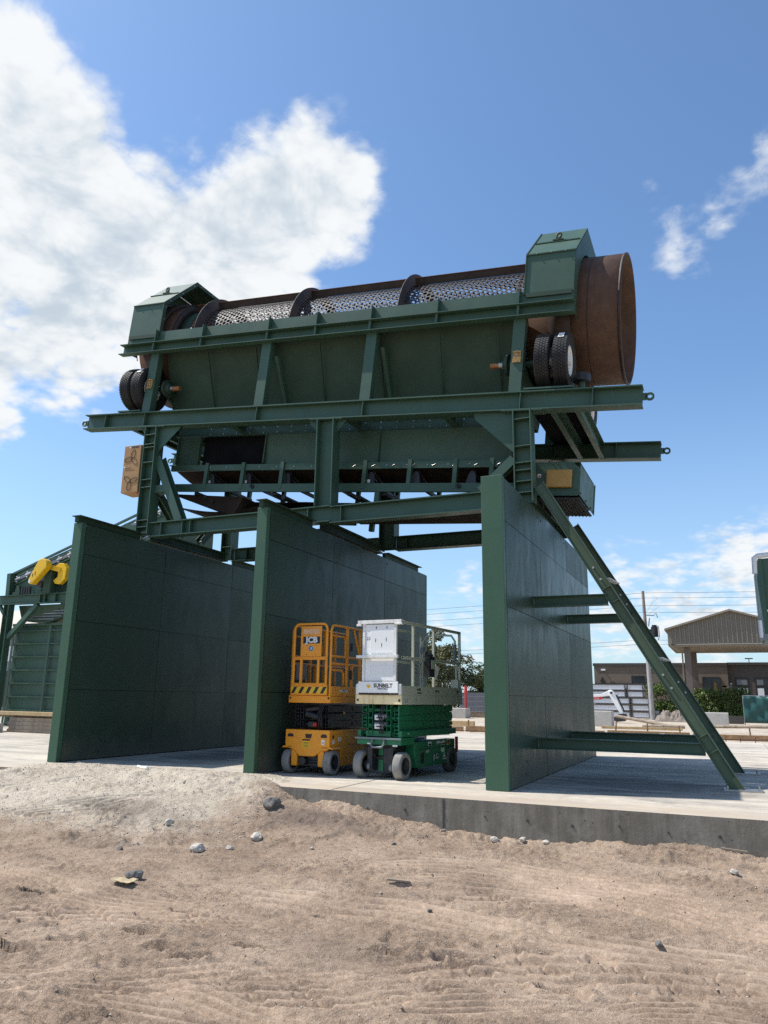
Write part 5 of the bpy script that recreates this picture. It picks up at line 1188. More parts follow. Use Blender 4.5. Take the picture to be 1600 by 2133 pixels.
# ------------------------------------------------------------------ left background conveyor
LM = thing('feed_conveyor', 'green inclined feed conveyor on legs with yellow drive guards, left of the leftmost wall', 'conveyor', (-22, 20, 0))
def w(b, name, m, par=LM, **k): return b.build(name, m, par, world=True, **k)
b = MB(); b.ibeam((-24.5, 20, 4.47), (-17.0, 20, 4.47), .34, .24)
for x in (-22.35, -22.1, -21.6): b.box(x-.01, x+.01, 19.885, 19.99, 4.32, 4.62)
w(b, 'platform_beam', 'green'); b = MB(); b.ibeam((-24.5, 23, 4.47), (-17.0, 23, 4.47), .34, .24); w(b, 'platform_beam', 'green_dk')
for x in (-23.95, -18.5):
    for y in (20.0, 23.0):
        b = MB(); b.ibeam((x, y, 0), (x, y, 4.3), .26, .26, up=(1, 0, 0)); w(b, 'leg', 'green')
b = MB(); b.bar((-23.8, 20, 3.1), (-22.5, 20, 4.28), .16, .16, up=(0, 1, 0)); w(b, 'knee_brace', 'green'); b = MB(); b.bar((-24.0, 20, 3.8), (-24.45, 20, 4.3), .1, .1, up=(0, 1, 0)); w(b, 'knee_brace', 'green'); b = MB(); b.bar((-20.6, 23, 3.4), (-21.1, 23, 4.28), .16, .16, up=(0, 1, 0)); w(b, 'knee_brace', 'green')
b = MB(); b.box(-21.6, -21.2, 22.8, 23.2, 0, 4.3); w(b, 'leg', 'green_dk')
def inc(x): return 5.33+(x+24.35)*.318
b = MB(); b.hexa([(-24.15, 20.3, 4.6), (-17, 20.3, 4.9), (-17, 20.36, 4.9), (-24.15, 20.36, 4.6), (-24.35, 20.3, 5.47), (-17, 20.3, inc(-17)), (-17, 20.36, inc(-17)), (-24.35, 20.36, 5.47)]); w(b, 'trough_side', 'green')
b = MB(); b.hexa([(-24.2, 22.6, 4.6), (-17, 22.6, 4.9), (-17, 22.66, 4.9), (-24.2, 22.66, 4.6), (-24.25, 22.6, 5.42), (-17, 22.6, inc(-17)), (-17, 22.66, inc(-17)), (-24.25, 22.66, 5.42)]); w(b, 'trough_side', 'green_dk')
for dz, th, m in ((.16, .08, 'green'), (-.02, .06, 'green'), (-.14, .12, 'galv_dk'), (-.30, .05, 'green'), (-.85, .06, 'galv_dk'), (-.95, .08, 'green')):
    b = MB(); x0 = -24.35 if dz > -.5 else -22.8
    b.bar((x0, 20.27, inc(x0)+dz), (-17, 20.27, inc(-17)+dz), .055, th); w(b, 'trough_rail', m)
b = MB()
for k in range(14):
    x = -24.0+.5*k; b.cyl((x, 20.24, inc(x)-.06), (x, 20.2, inc(x)-.06), .025, 6); b.cyl((x, 20.24, inc(x)-.24), (x, 20.2, inc(x)-.24), .025, 6)
    b.bar((x-.1, 20.23, inc(x-.1)-.12), (x+.15, 20.23, inc(x+.15)-.12), .02, .05)
w(b, 'rail_bolts', 'galv')
b = MB(); b.bar((-24.2, 20.15, 4.64), (-24.25, 20.15, inc(-24.2)+.12), .2, .18, up=(1, 0, 0)); w(b, 'end_post', 'green'); b = MB(); b.bar((-24.38, 20.3, 4.95), (-24.3, 20.3, 5.4), .12, .1, up=(1, 0, 0)); w(b, 'end_flap', 'green')
b = MB(); b.box(-23.75, -23.4, 19.9, 20.1, 4.65, 4.75); b.prism([(-23.7, 4.75), (-23.45, 4.75), (-23.52, 5.0), (-23.63, 5.0)], 'y', 19.95, 20.05); w(b, 'take_up_bearing', 'green_dk')
b = MB()
for k in range(4): b.cyl((-23.25+.12*k, 19.9, 4.66), (-23.25+.12*k, 19.9, 4.92), .05, 10)
w(b, 'valve_block', 'dark')
b = MB(); b.box(-22.15, -21.8, 19.8, 20.1, 4.64, 5.6); w(b, 'drive_stand', 'green_dk')
b = MB(); pl = []
for k in range(13): a = R(-30+15*k+10); pl.append((-22.020+.25*math.cos(a), 5.60+.25*math.sin(a)))
for k in range(9): a = R(150+20*k); pl.append((-22.460+.13*math.cos(a), 5.07+.13*math.sin(a)))
b.prism(pl, 'y', 19.5, 19.75); w(b, 'belt_guard', 'yellow', bevel=.03)
b = MB(); b.box(-22.400, -22.385, 19.49, 19.499, 5.2, 5.32); b.box(-22.280, -22.265, 19.49, 19.499, 5.26, 5.38); w(b, 'guard_vents', 'black')
b = MB(); b.cyl((-22.500, 19.49, 5.04), (-22.500, 19.498, 5.04), .06, 16); w(b, 'guard_sticker', 'decal')
b = MB(); b.bar((-21.95, 19.85, 5.58), (-21.5, 19.95, 5.46), .16, .17); w(b, 'shaft_guard', 'yellow')
b = MB(); b.prism([(-21.72, 4.98), (-21.50, 4.95), (-21.25, 5.15), (-21.22, 5.50), (-21.38, 5.70), (-21.60, 5.72), (-21.78, 5.60), (-21.62, 5.40), (-21.62, 5.22), (-21.82, 5.10)], 'y', 19.9, 20.1); w(b, 'coupling_guard', 'yellow', bevel=.02)
b = MB(); b.cyl((-22.35, 19.8, 4.98), (-22.35, 20.1, 4.98), .14, 14); w(b, 'drive_motor', 'dark')
b = MB(); b.prism([(-23.75, 4.29), (-20.4, 4.29), (-20.9, 3.98), (-22.35, 3.60), (-22.45, 3.66), (-23.5, 3.72)], 'y', 20.25, 22.9); w(b, 'chute_underside', 'green_dk')
for k in range(5): b = MB(); b.bar((-23.45+.5*k, 20.24, 3.78+.09*k), (-21.9+.35*k, 20.24, 3.76+.1*k), .02, .035); w(b, 'underside_slat', 'galv_dk')
b = MB(); b.box(-21.3, -21.0, 22.4, 22.7, 0, 3.9); w(b, 'leg', 'green_dk')
b = MB(); b.prism([(-19.6, 6.7), (-18.95, 7.05), (-18.2, 6.8), (-18.2, 6.2), (-19.6, 6.2)], 'y', 20.2, 22.5); w(b, 'discharge_hood', 'green')
# ribbed bin wall under it
BW = thing('bin_wall', 'ribbed green steel bin wall under the feed conveyor on the left', 'bin wall', (-21, 20.4, 0))
b = MB(); b.box(-24.05, -17.5, 20.5, 20.53, .0, 3.55); b.build('sheet', 'green', BW, world=True)
for k in range(8): b = MB(); z = .06+.47*k; b.box(-24.05, -17.5, 20.40, 20.4995, z, z+.05); b.build('rib', 'green', BW, world=True)
for x in (-24.0, -22.2, -20.4): b = MB(); b.box(x-.05, x+.05, 20.385, 20.3995, .0, 3.55); b.build('stud', 'green', BW, world=True)
b = MB(); b.box(-24.07, -17.5, 20.36, 20.55, 3.551, 3.64); b.build('top_rail', 'green', BW, world=True)
# timber piles at the slab's left edge
def beam_box(name, label, x0, x1, y0, y1, z0, z1, m, group, cat='timber', rz=0):
    b = MB(); cx, cy = (x0+x1)/2, (y0+y1)/2; b.box(x0-cx, x1-cx, y0-cy, y1-cy, 0, z1-z0); o = b.build(name, m, None, bevel=.006); o.location = (cx, cy, z0); o.rotation_euler = (0, 0, rz)
    return tag(o, label, cat, group)
for k in range(4): beam_box('timber_beam', 'weathered grey timber beam in the stack left of the leftmost wall', -20.25+.06*(k % 2), -17.2, 17.4, 17.75, -.02+.115*k, .092+.115*k, 'wood', 'grey timbers stacked at left')
beam_box('timber_plank', 'long fresh yellow plank lying on top of the grey timber stack at left', -22.5, -17.2, 17.3, 17.55, .50, .61, 'wood_new', None)
beam_box('timber_plank', 'grey plank under the fresh yellow plank at left', -22.5, -17.2, 17.52, 17.8, .442, .49, 'wood', None)
beam_box('concrete_block', 'pale concrete block at the far left end of the slab', -22.3, -20.05, 16.6, 17.1, 0.0, .27, 'pale_conc', None, 'block')

# ------------------------------------------------------------------ buildings and yard behind
LB = thing('warehouse', 'grey warehouse with tan sloping roof far behind the yellow-guarded conveyor', 'warehouse', (-38, 36, 0))
b = MB(); b.box(-60, -24, 34, 48, 0, 4.5); b.build('wall', 'galv_dk', LB, world=True)
b = MB(); b.hexa([(-60, 33.3, 4.5), (-23.5, 33.3, 4.5), (-23.5, 48, 4.6), (-60, 48, 4.6), (-60, 33.3, 4.62), (-23.5, 33.3, 4.62), (-23.5, 41, 6.9), (-60, 41, 7.2)]); b.build('roof', 'roof_tan', LB, world=True)
b = MB(); b.box(-41.5, -39.0, 33.93, 33.99, .3, 2.4); b.build('door', 'black', LB, world=True); b = MB(); b.box(-41.6, -38.3, 33.92, 33.98, 3.0, 3.9); b.build('window', 'galv', LB, world=True)
b = MB(); b.bar((-39.2, 33.6, 2.2), (-38.4, 33.6, 3.2), .15, .15); b.build('awning_stay', 'galv', LB, world=True)

OB = thing('office_building', 'long low brown stucco office building behind the hedge', 'building', (0, 66, 0))
b = MB(); b.box(-9.95, .2, 66, 78, -.1, 4.0); b.build('wall', 'tan_wall', OB, world=True)
b = MB(); b.box(.202, 22, 66.4, 78, -.1, 4.05); b.build('wall', 'tan_dk', OB, world=True)
b = MB(); b.box(-10.02, .2, 65.9, 78, 4.0, 4.22); b.box(.2, 22, 66.2, 78, 4.06, 4.26); b.build('parapet', 'trim', OB, world=True)
b = MB(); b.box(-9.95, -1.6, 65.955, 65.998, 2.57, 2.62); b.build('band_course', 'trim', OB, world=True)
def window(x0, x1, z0, z1, y, bars=(), zb=None):
    b = MB(); t = .06
    b.box(x0, x1, y-.06, y-.001, z0, z0+t); b.box(x0, x1, y-.06, y-.001, z1-t, z1); b.box(x0, x0+t, y-.06, y-.001, z0+t, z1-t); b.box(x1-t, x1, y-.06, y-.001, z0+t, z1-t)
    for q in bars: b.box(q-t/2, q+t/2, y-.058, y-.001, z0+t, (zb or z1)-t)
    if zb: b.box(x0+t, x1-t, y-.057, y-.001, zb-t/2, zb+t/2)
    o = b.build('window', 'frame_dk', OB, world=True)
    g = MB(); g.box(x0+t, x1-t, y-.03, y-.002, z0+t, z1-t); g.build('pane', 'glass', o, world=True); return o
window(-7.0, -5.95, 2.3, 3.2, 66); 
wo1 = window(.72, 1.62, 1.45, 3.07, 66.4, (1.17,), 2.45); wo2 = window(2.1, 3.6, 1.45, 3.07, 66.4, (2.75,), 2.45); window(4.4, 5.9, 1.45, 3.07, 66.4, (5.1,), 2.45)
for o, xs in ((wo1, ((.80, 1.10), (1.24, 1.54))), (wo2, ((2.2, 2.65),))):
    for a, b_ in xs: p = MB(); p.box(a, b_, 66.355, 66.369, 1.6, 2.3); p.build('blind', 'galv', o, world=True)
    p = MB(); p.box(xs[0][0], xs[-1][1], 66.355, 66.369, 2.55, 2.95); p.build('blind', 'galv_dk', o, world=True)
b = MB(); b.box(-1.6, -.42, 65.93, 65.999, 0, 3.06); DR = b.build('door', 'glass', OB, world=True); b = MB(); b.box(-1.66, -1.6, 65.92, 65.999, 0, 3.12); b.box(-.42, -.36, 65.92, 65.999, 0, 3.12); b.box(-1.6, -.42, 65.92, 65.999, 3.06, 3.12); b.box(-1.03, -.98, 65.915, 65.93, 0, 3.06); b.build('frame', 'frame_dk', DR, world=True)
b = MB(); b.prism([(-9.3, 3.12), (-9.12, 2.8), (-9.3, 2.45), (-9.48, 2.8)], 'y', 65.93, 65.999); b.build('wall_ornament', 'frame_dk', OB, world=True)
b = MB(); b.box(-9.35, -9.0, 65.7, 65.85, 3.62, 3.75); b.cyl((-9.2, 65.7, 3.68), (-9.2, 65.99, 3.72), .05, 8); b.build('wall_lamp', 'white', OB, world=True)
b = MB(); b.box(-.25, .05, 66.0, 66.1, 2.35, 2.47); b.box(.3, .45, 66.33, 66.4, 2.55, 2.68); b.build('wall_sign', 'decal', OB, world=True)
b = MB(); b.box(-.05, .42, 66.1, 66.39, 1.3, 2.5); b.build('utility_cabinet', 'galv_dk', OB, world=True)
b = MB(); b.cyl((-3.0, 65.92, 0), (-3.0, 65.92, 4.0), .06, 8); b.build('downpipe', 'tan_dk', OB, world=True)
b = MB(); b.cyl((1.9, 70, 4.26), (1.9, 70, 4.75), .03, 6); b.box(1.6, 2.2, 69.9, 70.1, 4.7, 4.78); b.build('roof_vent', 'dark', OB, world=True)

CN = thing('canopy', 'gabled tan metal canopy on brown posts in front of the office building', 'canopy', (1, 58, 0))
gp = [(-3.3, 4.95), (4.4, 4.95), (4.6, 5.85), (.6, 7.05), (-3.35, 5.97)]
b = MB(); b.prism(gp, 'y', 55.0, 55.12); GB = b.build('gable', 'canopy', CN, world=True)
b = MB()
for k in range(27):
    x = -3.15+.29*k; zt = 5.95+(x+3.35)*.273 if x < .6 else 7.0-(x-.6)*.3
    b.box(x, x+.07, 54.90, 54.999, 4.97, zt-.06)
fuse(b, GB, 'canopy', world=True)
b = MB()
b.hexa([(-3.5, 54.7, 5.86), (.6, 54.7, 7.06), (.6, 63, 7.06), (-3.5, 63, 5.86), (-3.5, 54.7, 5.98), (.6, 54.7, 7.18), (.6, 63, 7.18), (-3.5, 63, 5.98)])
b.hexa([(.602, 54.7, 7.06), (4.8, 54.7, 5.8), (4.8, 63, 5.8), (.602, 63, 7.06), (.602, 54.7, 7.18), (4.8, 54.7, 5.92), (4.8, 63, 5.92), (.602, 63, 7.18)])
b.build('roof', 'soffit', CN, world=True)
b = MB(); b.box(-3.28, 4.4, 55.13, 62.9, 4.80, 4.94); b.build('soffit', 'soffit', CN, world=True)
b = MB(); b.box(-3.34, -3.26, 55.13, 63, 4.85, 5.95); b.build('side_fascia', 'canopy', CN, world=True)
for x, y in ((-2.2, 55.8), (-2.0, 61.5), (4.0, 55.8)): b = MB(); b.box(x-.2, x+.2, y-.2, y+.2, -.05, 4.8); b.build('post', 'post_br', CN, world=True)
b = MB(); b.path([(-3.2, 55.0, 4.9), (-2.7, 55.3, 4.55), (-2.52, 55.7, 4.5), (-2.52, 55.7, .2)], .05, 8); b.build('downpipe', 'soffit', CN, world=True)

UP = thing('utility_pole', 'tall wooden utility pole with transformer behind the raking braces', 'utility pole', (-4.85, 57.5, 0))
b = MB(); b.path([(-4.85, 57.5, -.2), (-4.9, 57.5, 4.4)], [.17, .155], 12); b.build('lower_sheath', 'pipe_grey', UP, world=True)
b = MB(); b.path([(-4.9, 57.5, 4.3), (-4.95, 57.5, 8.95)], [.14, .10], 12); b.build('shaft', 'pole_wood', UP, world=True)
b = MB(); b.cyl((-4.32, 57.4, 5.65), (-4.32, 57.4, 6.35), .24, 18); b.cyl((-4.32, 57.4, 6.35), (-4.32, 57.4, 6.48), .17, 14); b.box(-4.85, -4.5, 57.4, 57.5, 5.9, 6.2); b.build('transformer', 'black', UP, world=True)
b = MB(); b.path([(-4.1, 57.2, 5.4), (-4.0, 57.2, 5.7), (-4.02, 57.2, 6.35), (-4.2, 57.2, 6.45)], .03, 6); b.cyl((-4.7, 57.4, 6.4), (-4.6, 57.4, 7.0), .04, 6); b.path([(-4.85, 57.4, 7.2), (-4.3, 57.4, 7.15), (-4.15, 57.4, 7.35), (-4.05, 57.4, 7.0)], .03, 6); b.build('fuse_cutout', 'galv_dk', UP, world=True)
b = MB(); b.path([(-4.75, 57.4, 7.4), (-4.4, 57.3, 8.0), (-3.9, 57.2, 8.4)], .008, 4); b.path([(-4.75, 57.4, 7.2), (-4.3, 57.3, 7.5), (-3.9, 57.2, 7.75)], .008, 4); b.build('jumper_wire', 'wire', UP, world=True)
for i, (zl, zm, zr) in enumerate(((8.55, 8.78, 8.72), (8.1, 8.4, 8.3), (7.55, 7.85, 7.78), (7.15, 7.35, 7.28), (5.0, 5.4, 5.35), (4.8, 5.1, 5.0))):
    b = MB(); pts = []
    for x0, z0, x1, z1 in ((-60, zl-1.2, -4.95, zm), (-4.95, zm, 40, zr-.2)):
        for k in range(13):
            t = k/12; pts.append((x0+(x1-x0)*t, 57.25-.12*i, z0+(z1-z0)*t-.5*4*t*(1-t)*.6))
    b.path(pts, .013, 4); o = b.build('power_line', 'wire'); tag(o, 'thin black overhead power line strung past the utility pole', 'power line', 'overhead power lines')

def leaf_cloud(name, m, par, blobs, n, size, seed, world=True, flat=1.0):
    rs = np.random.RandomState(seed); V = []; F = []
    wts = np.array([b[3]*b[4]*b[5] for b in blobs])**.8; wts /= wts.sum(); k = 0
    for i in rs.choice(len(blobs), n, p=wts):
        cx, cy, cz, rx, ry, rz = blobs[i]
        d = rs.normal(size=3); d /= np.linalg.norm(d); r = rs.rand()**.33*(1+.16*math.sin(9*d[0]+i)+.12*math.sin(13*d[2]+5*d[1]))
        c = np.array([cx+d[0]*rx*r, cy+d[1]*ry*r, cz+d[2]*rz*r])
        a = rs.normal(size=3); a /= np.linalg.norm(a); b_ = np.cross(a, rs.normal(size=3)); b_ /= np.linalg.norm(b_); s = size*(.6+.8*rs.rand())
        V += [c-a*s, c+b_*s*.45, c+a*s, c-b_*s*.45]; F.append((k, k+1, k+2, k+3)); k += 4
    mb = MB(); mb.v = [tuple(x) for x in V]; mb.f = F; mb.sm = [False]*len(F)
    return mb.build(name, m, par, world=world, flip_fix=False)
def hedge(label, x0, x1, y, h, seed):
    t = thing('hedge', label, 'hedge', ((x0+x1)/2, y, 0), group=None); rs = random.Random(seed)
    bl = []
    x = x0
    while x < x1:
        for z in (.35, .9, h-.25): bl.append((x, y+rs.uniform(-.2, .2), z+rs.uniform(-.08, .12), .5, .6, .52))
        x += .42
    leaf_cloud('foliage', 'leaf', t, bl, int(2600*(x1-x0)), .085, seed)
    b = MB()
    for k in range(int((x1-x0)*2)): xx = x0+.5*k+.2; b.path([(xx, y, -.1), (xx+.1, y+.05, .6), (xx-.05, y, h*.7)], [.035, .025, .012], 6)
    b.build('stems', 'bark', t, world=True)
hedge('rounded green hedge clump left of the raking brace in front of the building', -4.9, -2.9, 60, 2.25, 1)
hedge('long clipped green hedge between the raking brace and the tarp fence', -2.2, 1.2, 60.6, 1.95, 2)
def tree(label, x, y, h, blobs, trunk_r, m, n, size, seed, limbs=7):
    t = thing('tree', label, 'tree', (x, y, 0), group=None); rs = random.Random(seed)
    b = MB(); b.path([(x, y, -.2), (x+.1, y, h*.3), (x-.05, y, h*.6), (x, y, h*.82)], [trunk_r*1.3, trunk_r, trunk_r*.7, trunk_r*.3], 9)
    for k in range(limbs):
        q = blobs[k % len(blobs)]; z0 = h*rs.uniform(.25, .6); b.path([(x, y, z0), ((x+q[0])/2, (y+q[1])/2, (z0+q[2])/2+.3), (q[0], q[1], q[2])], [trunk_r*.45, trunk_r*.3, trunk_r*.08], 6)
    b.build('trunk', 'bark', t, world=True); leaf_cloud('crown', m, t, blobs, n, size, seed)
def blobs_for(x, y, r, zc, hz, n, seed, rad):
    rs = random.Random(seed); out = []
    for k in range(n):
        a = rs.uniform(0, 6.28); d = r*math.sqrt(rs.random()); f = math.sqrt(max(0, 1-(d/r)**2)); s = rad*rs.uniform(.6, 1.25)
        out.append((x+d*math.cos(a), y+d*math.sin(a), zc+hz*f*rs.uniform(-.8, 1), s*1.2, s*1.2, s*.8))
    return out
tree('tall open-crowned olive tree behind the white lift', -22.0, 58, 6.4, blobs_for(-21.2, 58, 3.0, 4.6, 1.7, 22, 3, .62), .22, 'leaf_olive', 5200, .13, 3)
tree('dark rounded tree with brownish foliage behind the white lift', -20.4, 57, 3.9, blobs_for(-20.4, 57, 1.7, 2.3, 1.5, 16, 4, .65), .16, 'leaf_olive', 4600, .11, 4)
tree('dense dark green tree between the lifts and the thick right wall', -17.6, 59, 4.0, blobs_for(-17.6, 59, 2.4, 2.3, 1.6, 22, 5, .75), .18, 'leaf_dk', 6800, .12, 5)
tree('low dark green tree partly hidden by the thick right wall', -14.6, 60, 3.8, blobs_for(-14.6, 60, 2.6, 2.2, 1.5, 20, 6, .75), .18, 'leaf_dk', 5600, .12, 6)
ob = leaf_cloud('brush', 'leaf_dk', None, [(x, 62+math.sin(x)*1.0, .8, 1.2, 1.0, .8) for x in np.arange(-27, -10.5, .8)], 7000, .12, 9, world=False); ob['kind'] = 'stuff'

# stacked galvanised form panels
def stack_bundle(x0, x1, y, z, label, depth=1.0, h=.46):
    t = thing('panel_bundle', label, 'panel bundle', ((x0+x1)/2, y, z), group='galvanised panel bundles in the stack')
    b = MB(); b.box(x0, x1, y, y+depth, z+.06, z+h-.06)
    for k in range(3): b.box(x0+.01, x1-.01, y-.02, y-.001, z+.09+.11*k, z+.13+.11*k)
    b.build('sheets', 'galv', t, world=True)
    b = MB(); b.box(x0-.02, x1+.02, y-.05, y+depth, z+.004, z+.058); b.box(x0-.02, x1+.02, y-.05, y+depth, z+h-.058, z+h-.003)
    for x in (x0, x1-.06): b.box(x, x+.06, y-.055, y-.022, z+.058, z+h-.058)
    b.build('frame', 'trim', t, world=True)
ord_ = ['lowest', 'second-lowest', 'middle', 'second-highest', 'topmost']
for k in range(5):
    off = .25 if k < 3 else 0; x2 = -5.25+off*.9 if k < 3 else -5.4
    stack_bundle(-10.4, -6.62+off, 58.0, .02+.475*k, 'long galvanised panel bundle, %s in the left column of the stack' % ord_[k])
    stack_bundle(-6.50+off, x2, 58.0, .02+.475*k, 'short galvanised panel bundle, %s in the right column of the stack' % ord_[k])
for k, (x, z, h) in enumerate(((-4.95, .02, 1.45), (-4.6, .02, .55))):
    b = MB(); b.box(-.16, .16, -.5, .5, 0, h); b.box(-.17, .17, -.52, -.5, h*.3, h*.32); b.box(-.17, .17, -.52, -.5, h*.65, h*.68)
    o = b.build('steel_box', 'galv_dk', None); o.location = (x, 58.3, z); tag(o, ('tall' if k == 0 else 'short')+' grey steel box standing against the end of the galvanised stack', 'box')
EX = thing('excavator', 'white mini excavator arm with red stripe reaching down before the galvanised panel stack', 'excavator', (-7.9, 48, 0))
b = MB(); b.prism([(-9.4, 1.5), (-6.9, 1.56), (-6.35, 1.85), (-6.2, 1.78), (-6.15, 1.62), (-6.5, 1.48), (-7.0, 1.4), (-9.4, 1.25)], 'y', 47.9, 48.1); b.build('boom', 'white', EX, world=True, bevel=.02)
b = MB(); b.prism([(-6.45, 1.75), (-6.2, 1.8), (-6.05, 1.5), (-5.75, .75), (-5.62, .38), (-5.78, .33), (-6.0, .75), (-6.35, 1.4)], 'y', 47.85, 48.15); b.build('stick', 'white', EX, world=True, bevel=.02)
b = MB(); b.prism([(-8.6, 1.30), (-6.85, 1.42), (-6.8, 1.28), (-8.6, 1.12)], 'y', 47.84, 47.88); b.build('stripe', 'red', EX, world=True)
text_mesh('TAKEUCHI', .12, 'lettering', 'decal', EX, Matrix.Translation((7.9, -48, 0)) @ plane_mat((-7.3, 47.835, 1.30), (1, 0, .07), (0, 0, 1)), .002)
b = MB(); b.cyl((-6.0, 47.95, 1.55), (-5.62, 47.95, .65), .045, 10); b.cyl((-6.28, 47.8, 1.66), (-6.28, 48.2, 1.66), .07, 12); b.cyl((-8.6, 47.95, 1.72), (-6.4, 47.95, 1.82), .04, 10); b.build('hydraulic_ram', 'dark', EX, world=True)
b = MB(); b.prism([(-5.9, .45), (-5.55, .48), (-5.45, .25), (-5.6, .05), (-6.0, .0), (-6.3, .1), (-6.1, .3)], 'y', 47.6, 48.4); b.build('bucket', 'dark', EX, world=True)
b = MB(); b.box(-10.6, -9.2, 47.2, 48.9, .55, 1.9); b.box(-10.4, -9.3, 47.3, 48.6, 1.9, 2.1); b.build('cab', 'white', EX, world=True, bevel=.05); b = MB(); b.box(-11.0, -9.0, 47.0, 47.4, 0, .5); b.box(-11.0, -9.0, 48.6, 49.0, 0, .5); b.build('track', 'rubber', EX, world=True, bevel=.1)
def rough_block(name, label, x0, x1, y0, y1, z0, z1, m, cat, seed):
    b = MB(); b.box(-(x1-x0)/2, (x1-x0)/2, -(y1-y0)/2, (y1-y0)/2, 0, z1-z0); o = b.build(name, m, None, bevel=.03); o.location = ((x0+x1)/2, (y0+y1)/2, z0); return tag(o, label, cat)
rough_block('concrete_block', 'large pale precast concrete block right of the raking brace', -1.7, .0, 46, 47, -.06, .66, 'pale_conc', 'block', 1)
rough_block('concrete_block', 'broken concrete block behind the bent excavator arm', -6.6, -5.35, 40.5, 41.3, -.06, .70, 'pale_conc', 'block', 2)
rough_block('concrete_block', 'long pale concrete block behind the white and green lift', -17.1, -15.7, 49, 50, -.06, .58, 'pale_conc', 'block', 3)
b = MB(); pz = []; NX, NY = 60, 30
for i in range(NX):
    for j in range(NY):
        u, v = i/(NX-1)*2-1, j/(NY-1)*2-1; x_, y_ = -3.3+1.15*u, 54+.7*v; bl = max(0, 1-u*u)*max(0, 1-v*v)
        pz.append((x_, y_, -.08+.78*bl**.8*(1+.9*float(fbm(np.array([x_]), np.array([y_]), 1.8, 4, .6)[0]))+.10*bl*float(fbm(np.array([x_]), np.array([y_]), 9, 2)[0])))
b.add(pz, [(i*NY+j, (i+1)*NY+j, (i+1)*NY+j+1, i*NY+j+1) for i in range(NX-1) for j in range(NY-1)]); o = b.build('soil_heap', 'soil'); tag(o, 'low heap of grey-brown soil in front of the hedge', 'soil heap')
TF = thing('tarp_fence', 'dark green tarpaulin fence panel at the right edge of the yard', 'fence', (3, 50, 0))
b = MB(); vs = []; K = 60
for i in range(K+1):
    for j in range(9):
        x = .84+4.5*i/K; z = .1+1.48*j/8; vs.append((x, 50+.05*math.sin(i*.9+j*.8)+.04*math.sin(i*.37-j*1.1), z-.03*math.sin(i*.5)*(j/8)))
b.add(vs, [(i*9+j, (i+1)*9+j, (i+1)*9+j+1, i*9+j+1) for i in range(K) for j in range(8)], True); o = b.build('tarp', 'tarp', TF, world=True); o.modifiers.new('thickness', 'SOLIDIFY').thickness = .01
for x in (.84, 2.6, 4.4): b = MB(); b.cyl((x, 50.1, -.05), (x, 50.1, 1.62), .03, 8); b.build('post', 'galv_dk', TF, world=True)
b = MB(); b.cyl((.84, 50.1, 1.6), (5.3, 50.1, 1.6), .025, 8); b.build('rail', 'galv_dk', TF, world=True)
b = MB(); b.box(-.8, .82, 52, 52.1, -.05, .42); o = b.build('low_fence', 'trim'); tag(o, 'low dark fence board at the foot of the long hedge', 'fence')
b = MB(); b.cyl((-.72, 63.0, 0), (-.72, 63.0, 2.6), .09, 12); b.cyl((-.72, 63.0, 2.6), (-.72, 63.0, 2.65), .05, 12); o = b.build('bollard', 'brass'); tag(o, 'yellow bollard standing before the dark office door', 'bollard')
# grey panels and sign posts seen between the walls
for k in range(4):
    b = MB(); b.box(-2.6, 2.6, 0, 1.0, 0, .31); b.box(-2.6, 2.6, -.03, -.002, .27, .31); b.box(.2, .35, -.03, -.002, 0, .26)
    o = b.build('steel_sheet', 'galv_dk', None); o.location = (-14.6+.1*(k % 2), 52, .30+.33*k); tag(o, 'grey steel panel, %s of the pile seen right of the white lift' % ['lowest', 'second', 'third', 'topmost'][k], 'panel', 'grey steel panels piled right of the lift')
beam_box('timber_bearer', 'dark timber bearer under the grey steel panels', -17, -12, 52.1, 52.4, -.05, .29, 'wood', None)
b = MB(); b.cyl((-16.2, 50.6, 0), (-16.2, 50.6, 2.05), .08, 12); b.box(-16.3, -16.1, 50.58, 50.62, 1.6, 2.0); o = b.build('marker_post', 'red'); tag(o, 'red marker post in front of the dark trees', 'post')
SG = thing('roadside_sign', 'small pink-red sign on a white base behind the white lift', 'sign', (-21.5, 54, 0)); b = MB(); b.box(-21.9, -21.2, 54, 54.08, 1.95, 2.3); b.build('board', 'red', SG, world=True); b = MB(); b.box(-22.1, -20.9, 54.1, 54.3, 0, 1.9); b.build('base', 'white', SG, world=True)
# timber forms, stakes and reinforcing bars along the far edge of the pad
rsd = random.Random(11)
fx = [(-13.6, -9.6), (-9.5, -6.6), (-6.5, -4.2), (-4.1, -1.3), (-1.2, 2.5)]
for k, (a, b_) in enumerate(fx): beam_box('form_board', ['orange-brown form board behind the white lift wheels', 'orange-brown form board hidden half by the thick right wall', 'orange-brown form board beside the far end of the thick right wall', 'orange-brown form board left of the raking brace', 'orange-brown form board right of the raking brace'][k], a, b_, 29.6, 29.68, -.06, .13+.03*(k % 2), 'wood_or', 'form boards along the far pad edge', 'form board', R(.6*(k % 3-1)))
beam_box('form_board', 'pale upper form board left of the raking brace', -4.5, -1.6, 31.0, 31.12, .16, .26, 'wood_new', None, 'form board', R(2))
beam_box('form_board', 'pale fresh form board lying beyond the white lift', -12.6, -10.2, 33.0, 33.2, .02, .24, 'wood_new', None, 'form board', R(-3))
for i in range(14):
    x = -12.8+1.12*i; b = MB(); b.box(-.025, .025, -.025, .025, 0, .42+.1*rsd.random()); o = b.build('timber_stake', 'wood_or'); o.location = (x, 29.8, -.06); o.rotation_euler = (0, R(rsd.uniform(-6, 6)), 0); tag(o, 'short timber stake behind the form boards', 'stake', 'stakes along the form boards')
